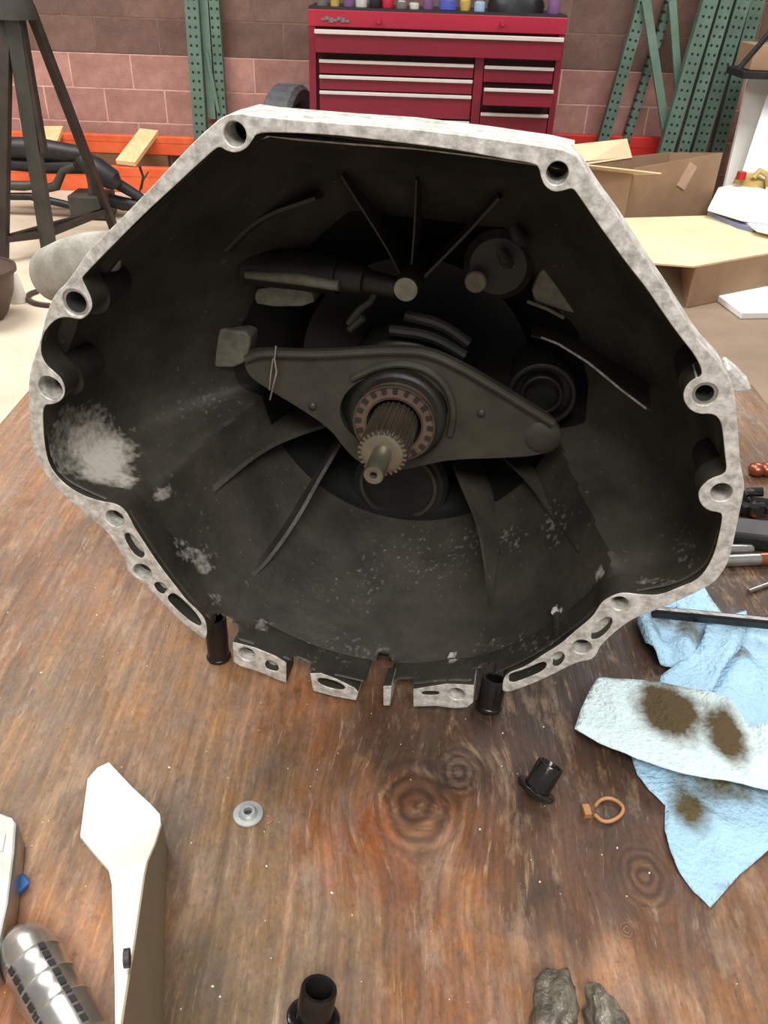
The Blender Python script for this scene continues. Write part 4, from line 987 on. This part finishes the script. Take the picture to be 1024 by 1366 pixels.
# racks
def post(p0, p1, wd, dp, m_, parent, name='post', side=(1, 0, 0), holes=True):
    o_ = MB().bar(p0, p1, wd, dp, side).build(name, m_, parent, merge=False)
    ln = (Vector(p1)-Vector(p0)).length
    vals = []
    for i in range(8):
        x = (-1, 1, 1, -1)[i % 4]*wd/2; y = 0 if i < 4 else ln; vals.append((x, y, 0))
    fill_attr(o_.data, 'hole', 'FLOAT_VECTOR', vals)
    return o_
def down(x0_, y0_, x1_, y1_, Y, Y2=None):     # post line from a pixel at the frame top to a lower pixel, run on to floor and up to 2.4 m
    a_ = at(x0_, y0_, Y); b_ = at(x1_, y1_, Y2 or Y); d_ = (b_-a_)
    t0 = (.002-a_.z)/d_.z; t1 = (2.3-a_.z)/d_.z
    return a_+d_*t1, a_+d_*t0
M['cl_dummy'] = M['green']
def rack(name, label, specs, braces, Y):
    q0 = down(*specs[0][:4], Y)[1]
    e_ = empty(name, (q0.x, Y, 0), label, 'rack frame')
    for s_ in specs:
        a_, b_ = down(*s_[:4], s_[5] if len(s_) > 5 else Y); post(a_, b_, s_[4], .06, 'green', e_)
    for xa, ya, xb, yb, wd, Yb in braces:
        MB().bar(at(xa, ya, Yb), at(xb, yb, Yb), wd, .03, (1, 0, 0)).build('brace', 'green_plain', e_)
    return e_
rack('pallet_rack_upright', 'green perforated rack upright behind the left end of the chest', [(256, 0, 268, 180, .085, 5.95), (286, 0, 297, 160, .06, 6.0)], [(272, 0, 283, 158, .05, 5.98), (276, 70, 292, 150, .02, 5.97)], 5.95)
rack('leaning_rack_frame', 'green rack frame with V braces leaning nearest the chest', [(858, 0, 803, 190, .07, 5.95), (893, 0, 833, 190, .045, 6.0)], [(861, 0, 890, 190, .05, 5.9), (896, 0, 905, 125, .045, 5.93)], 5.9)
rack('leaning_rack_frame', 'green perforated rack frame leaning in the middle of the stack', [(946, 0, 889, 195, .09, 5.84), (968, 0, 911, 195, .075, 5.86)], [], 5.8)
rack('leaning_rack_frame', 'dark green rack post leaning second from the right', [(990, 0, 932, 195, .085, 5.9)], [], 5.8)
rack('leaning_rack_frame', 'rightmost green rack post beside the white panel', [(1009, 0, 957, 195, .085, 5.97)], [], 5.8)
# beams left
def beam(a_, b_, hgt, dp, m_, label, name='rack_beam', cat='beam'):
    e_ = MB(); a_ = Vector(a_); b_ = Vector(b_)
    e_.box((a_+b_)/2+Vector((0, 0, hgt/2)), (abs(b_.x-a_.x), dp, hgt)); e_.box((a_+b_)/2+Vector((0, -dp*.1, hgt*.8)), (abs(b_.x-a_.x), dp*.9, hgt*.35))
    o_ = e_.build(name, m_, bevel=.003); tag(o_, label, cat); return o_
zf = at(150, 223, 5.6).z; 
beam((-3.2, 5.62, 0.001), (-1.0, 5.62, 0.001), at(150, 222, 5.6).z-.001, .05, 'orange', 'front orange steel rack beam on the floor at left')
zb2 = at(150, 179, 5.97).z
o = MB().box((-2.3, 5.98, (zb2-.115)/2), (1.5, .06, zb2-.118)).build('support_timber', 'bench_wood'); tag(o, 'low timber under the rear orange beam', 'timber')
beam((-3.2, 5.97, zb2-.115), (-1.02, 5.97, zb2-.115), .115, .05, 'orange', 'rear orange steel rack beam raised against the wall')
for (xa, ya, xb, yb) in ((200, 180, 168, 221), (73, 178, 40, 205)):
    a_ = at(xa, ya, 6.0); b_ = at(xb, yb, 5.6) if xa == 200 else at(56, 221, 5.6)
    a_.z = zb2+.02; b_.z = at(150, 222, 5.6).z+.022
    o = MB().bar(a_, b_, .13, .03, (1, 0, 0)).build('cross_board', 'pine', bevel=.002)
    tag(o, 'pale pine board across the orange beams, '+('nearest the green upright' if xa == 200 else 'behind the black tripod stand'), 'board')
xa_, xb_, zt_ = at(725, 185, 6.0).x, at(905, 185, 6.0).x, at(820, 181, 6.0).z
beam((xa_, 6.012, .001), (xb_, 6.012, .001), zt_/2-.002, .04, 'redbeam', 'lower red steel beam on the floor behind the leaning green frames')
beam((xa_, 6.012, zt_/2), (xb_, 6.012, zt_/2), zt_/2, .04, 'redbeam', 'upper red steel beam stacked behind the leaning green frames')
# tripod stand
e = empty('tripod_stand', (-1.75, 4.35, 0), 'tall black three-legged support stand at the left edge', 'stand')
Y_ = 4.3
tp = at(18, 8, Y_)
ft = [onz(4, 350, 0), onz(67, 342, 0), onz(152, 305, 0)]
for i, f_ in enumerate(ft):
    tpp = tp+Vector(((-.03, .0, .05)[i], (0, -.02, .05)[i], 0)); MB().bar(f_+Vector((0, 0, .002)), tpp, (.045, .068, .040)[i], .05, (1, 0, 0)).build('leg', ('stand', 'stand2', 'stand')[i], e, bevel=.004)
MB().bar(ft[1].lerp(tp, .45)+Vector((.05, -.01, 0)), ft[1].lerp(tp, .98)+Vector((.03, -.01, 0)), .02, .05).build('leg_gusset', 'stand', e)
for t in (.10,):
    pts_ = [f_.lerp(tp, t) for f_ in ft]
    for i in range(3): MB().bar(pts_[i], pts_[(i+1) % 3], .03, .03, (0, 0, 1)).build('cross_brace', 'stand', e)
MB().rings([tp+Vector((0, 0, -.05)), tp+Vector((0, 0, .06)), tp+Vector((0, 0, .3))], [.09, .085, .03], 20).build('collar', 'stand2', e, smooth=True)
MB().rings([tp+Vector((0, 0, .05)), tp+Vector((0, 0, .5))], [.03, .03], 16).build('screw_post', 'stand2', e, smooth=True)
# dark subframe
e = empty('subframe', onz(90, 300, 0), 'black steel vehicle subframe on the floor behind the tripod stand', 'vehicle part')
def tb(pts_, r_, m_='black_iron', nm='tube'):
    MB().rings([at(x, y, Y) for x, y, Y in pts_], r_, 12).build(nm, m_, e, smooth=True)
tb([(-20,196,5.0),(50,198,5.0),(110,207,5.0)], [.055, .06, .05], nm='crossmember')
tb([(-20,216,5.0),(60,222,5.0),(115,220,5.0)], [.035, .04, .05], nm='crossmember')
tb([(108,212,5.0),(128,225,4.95),(150,240,4.95),(158,248,4.95)], [.05, .065, .06, .03], nm='knuckle')
tb([(148,240,5.0),(175,256,5.0),(200,272,5.0)], [.035, .03, .025], nm='control_arm')
tb([(128,262,5.0),(165,272,5.0),(200,276,5.0)], [.035, .04, .03], nm='control_arm')
tb([(50,255,4.95),(75,248,4.95),(84,228,4.95),(100,221,4.95)], [.02, .028, .022, .02], 'stand2', nm='link')
tb([(118,222,4.95),(122,245,4.95),(125,272,4.95)], [.025, .022, .03], 'stand2', nm='link')
tb([(-20,246,4.95),(30,248,4.95),(62,246,4.95)], [.025, .028, .02], 'stand2', nm='rail')
tb([(-20,262,4.95),(40,262,4.95),(85,272,4.95),(100,276,4.95)], [.02, .022, .022, .02], nm='rail')
tb([(126,165+60,5.0),(130,218,5.0),(135,222,5.0)], [.02, .026, .012], nm='ball_joint')
tb([(186,222,5.0),(191,236,5.0),(188,252,5.0)], [.008, .007, .008], nm='bolt')
tb([(198,229,5.0),(191,240,5.0),(186,256,5.0)], [.004, .006, .006], 'stand2', nm='bolt')
bs = at(122, 285, 4.95)
MB().box((bs.x, 5.0, .07), (.22, .2, .13)).build('foot_block', 'stand2', e, bevel=.01)
# left edge brown bin and white cone
c_ = onz(-18, 425, 0)
e = empty('brown_tub', c_, 'dark brown tub cut off by the left edge', 'tub')
MB().rings([c_+Vector((0, 0, z_)) for z_ in (0, .02, .12, .2, .215)], [.07, .09, .135, .15, .155], 28, axis=(0, 0, 1)).build('body', 'brown', e, smooth=True)
MB().tube(c_+Vector((0, 0, .2)), (0, 0, 1), .162, .148, .018).build('lip', 'brown', e, smooth=True)
c_ = onz(24, 402, 0)
o = MB().rings([c_+Vector((0, 0, z_)) for z_ in (0, .004, .09, .13)], [.04, .042, .03, .02], 24, axis=(0, 0, 1)).build('white_cone', 'foam', smooth=True); tag(o, 'small white cone on the floor beside the brown tub', 'cone')
lp_ = chaikin([(50,388),(38,392),(36,399),(45,404),(56,406),(66,407)], 2, closed=False)
o = MB().rings([onz(p.x, p.y, .012) for p in lp_], .011, 8).build('hose', 'brown', smooth=True); tag(o, 'short curl of brown hose on the floor left of the bell housing', 'hose')

# cardboard boxes right
def quad3(pts_, m_, parent, name, th=.005, label=None): return MB().add(pts_, [tuple(range(len(pts_)))]).build(name, m_, parent, solid=th, label=label)
Yb = 5.0
b0, b1, b2 = at(805, 290, 4.85), at(833, 292, 4.75), at(944, 282, 5.05)
for q_ in (b0, b1, b2): q_.z = .003
def upz(q_, px_, py_):                       # height of the pixel above the point q_
    r_ = ray(px_, py_); return Vector((q_.x, q_.y, CAM.z + r_.z*(q_.y/r_.y)))
e = empty('cardboard_box', b1, 'open upright brown cardboard box with torn pale flaps', 'cardboard box')
b0 = b1 + Vector((-.24, .18, 0)); b3 = b0 + (b2-b1)
h1 = upz(b1, 840, 238).z; h2 = upz(b2, 965, 190).z; h1 = (h1+.0); hh_ = (h1+h2)/2
tt = lambda q_, h_: Vector((q_.x, q_.y, h_))
quad3([b1, b2, tt(b2, hh_+.02), tt(b1, hh_-.02)], 'card', e, 'front_wall')
quad3([b0, b1, tt(b1, hh_-.05), tt(b0, hh_-.07)], 'card', e, 'side_wall')
quad3([b3, b2, tt(b2, hh_+.02), tt(b3, hh_-.02)], 'card', e, 'side_wall')
quad3([b0, b3, tt(b3, hh_-.02), tt(b0, hh_-.03)], 'card', e, 'back_wall')
quad3([b0, b1, b2, b3], 'card', e, 'bottom')
A = tt(b0, hh_-.05); B = tt(b1, hh_-.05)
quad3([A+Vector((0, 0, 0)), A.lerp(B, 1.0)+Vector((0, 0, 0)), B+Vector((.12, -.10, .03)), A+Vector((-.16, -.06, .03))], 'card_light', e, 'flap', .006, 'pale inside of a flap folded out')
quad3([tt(b0, hh_-.05), tt(b3, hh_-.02).lerp(tt(b0, hh_-.05), .45), tt(b3, hh_+.02).lerp(tt(b0, hh_), .52)+Vector((0, .06, .05)), tt(b0, hh_+.01)+Vector((-.10, .05, .03))], 'card_light', e, 'flap', .006, 'pale torn flap standing up')
dv = (b2-b1).normalized(); fnr = Vector((dv.y, -dv.x, 0))
tpc = b1.lerp(b2, .62)+Vector((0, 0, hh_-.09))+fnr*.008
MB().bar(tpc-dv*.03-Vector((0, 0, .06)), tpc+dv*.03+Vector((0, 0, .06)), .07, .004, dv).build('tape', 'tape', e, label='pinkish strip of tape')
# flat box in front
e = empty('cardboard_box', onz(960, 370, 0), 'flat pale cardboard box lying open-ended on the floor in front', 'cardboard box')
zt_ = .20
g0, g1, g2, g3 = at(826, 292, 4.65), None, None, None
F0 = onz(872, 351, zt_); F1 = onz(1060, 331, zt_); B0 = onz(820, 291, zt_); B1 = onz(960, 287, zt_); B2 = onz(1060, 318, zt_)
quad3([F0, onz(925, 355, zt_), F1, B2, B1, B0], 'card_light', e, 'top_panel', .008)
G0 = onz(925, 391, .002); 
wl = onz(929, 354, zt_); wr = F1
quad3([Vector((wl.x, wl.y, .003)), Vector((wr.x, wr.y, .003)), wr-Vector((0, 0, .008)), wl-Vector((0, 0, .008))], 'card', e, 'front_wall', .005)
quad3([Vector((wl.x, wl.y, .003)), Vector((wl.x, wl.y, zt_-.008)), Vector((wl.x+.12, wl.y+.5, zt_-.008)), Vector((wl.x+.12, wl.y+.5, .003))], 'card', e, 'inner_wall', .005)
# white small tray
e = empty('white_tray', onz(990, 395, 0), 'white chamfered foam piece on the floor by the flat box', 'foam piece')
zt_ = .035
lp_ = [onz(x, y, zt_)+Vector((0, -.05, 0)) for x, y in ((952,387),(966,373),(1010,373),(1060,390),(1060,410),(985,411))]
MB().prism([[(p.x, p.y) for p in lp_]], zt_-.03, zt_, lambda x, y, w_: (x, y, w_)).build('slab', 'paper', e, bevel=.004)
bpy.data.objects['slab'].location.z = -.004
# white panels, papers, jug
e = empty('foam_panel', at(985, 290, 5.2).xy.to_3d(), 'tall white foam panel leaning at the right edge', 'panel')
a_ = at(1000, 102, 5.8); b_ = at(968, 240, 5.6); c2_ = at(1062, 112, 5.8); d2_ = at(1050, 252, 5.6)
dn = lambda t_, q_: t_ + (q_-t_)*((t_.z-.003)/(t_.z-q_.z))
quad3([a_, c2_, dn(c2_, d2_), dn(a_, b_)], 'foam', e, 'panel', .03)
a3 = at(1022, 128, 5.65); b3_ = at(985, 240, 5.45); c3 = at(1075, 128, 5.65); d3 = at(1050, 225, 5.45)
quad3([a3, c3, dn(c3, d3), dn(a3, b3_)], 'paper', e, 'front_sheet', .015, 'brighter front sheet')
e = empty('paper_pile', at(1000, 290, 4.9).xy.to_3d(), 'loose white paper sheets heaped behind the flat box', 'paper')
for i, (pl, z_) in enumerate((([(944,278),(958,250),(985,244),(1060,262),(1060,300),(990,292)], .25), ([(985,288),(1060,262),(1060,318),(1010,306)], .235))):
    lp_ = [onz(x, y, z_) for x, y in pl]; MB().prism([[(p.x, p.y) for p in lp_]], z_-.012, z_, lambda x, y, w_: (x, y, w_)).build('sheet', 'paper', e)
lp_ = [onz(x, y, .22) for x, y in ((944,282),(975,285),(1005,305),(985,300))]
MB().prism([[(p.x, p.y) for p in lp_]], .20, .222, lambda x, y, w_: (x, y, w_)).build('blue_sheet', 'bluegrey', e, label='blue-grey card edge')
lp_ = [onz(x, y, .2) for x, y in ((962,270),(1060,262),(1060,292),(1008,287))]
MB().prism([[(p.x, p.y) for p in lp_]], .002, .2, lambda x, y, w_: (x, y, w_)).build('carton', 'card', e)
e = empty('jug', at(1005, 250, 5.2), 'yellowish plastic jug with a red cap beside the white panel', 'jug')
c_ = at(1000, 243, 5.28)
MB().rings([c_+Vector((0, 0, z_)) for z_ in (-.06, -.05, .02, .045, .05)], [.09, .1, .09, .04, .03], 24, axis=(0, 0, 1)).build('body', 'jug', e, smooth=True)
MB().rings([at(1005, 237, 5.2), at(1013, 228, 5.2), at(1024, 234, 5.2), at(1024, 248, 5.2)], .018, 12).build('grip', 'jug', e, smooth=True)
c_ = at(989, 232, 5.2); MB().rings([c_+Vector((0, 0, -.03)), c_+Vector((0, 0, .012))], [.028, .026], 20).build('cap', 'redcap', e, smooth=True)
# top right corner things
o = MB().box(at(1035, 98, 5.6), (.5, .3, .04)).build('dark_shelf', 'black_iron', bevel=.004); tag(o, 'dark shelf slab at the top right edge', 'shelf')
o = MB().box(at(1035, 98, 5.6)+Vector((-.06, 0, .088)), (.3, .25, .13)).build('small_carton', 'card', bevel=.004); tag(o, 'small brown carton on the dark shelf at the right edge', 'carton')
o = MB().rings([at(985, 92, 5.38), at(1040, 28, 5.30)], [.016]*2, 10).build('black_hose', 'black_iron', smooth=True); tag(o, 'black rod leaning over the rightmost green post', 'rod')
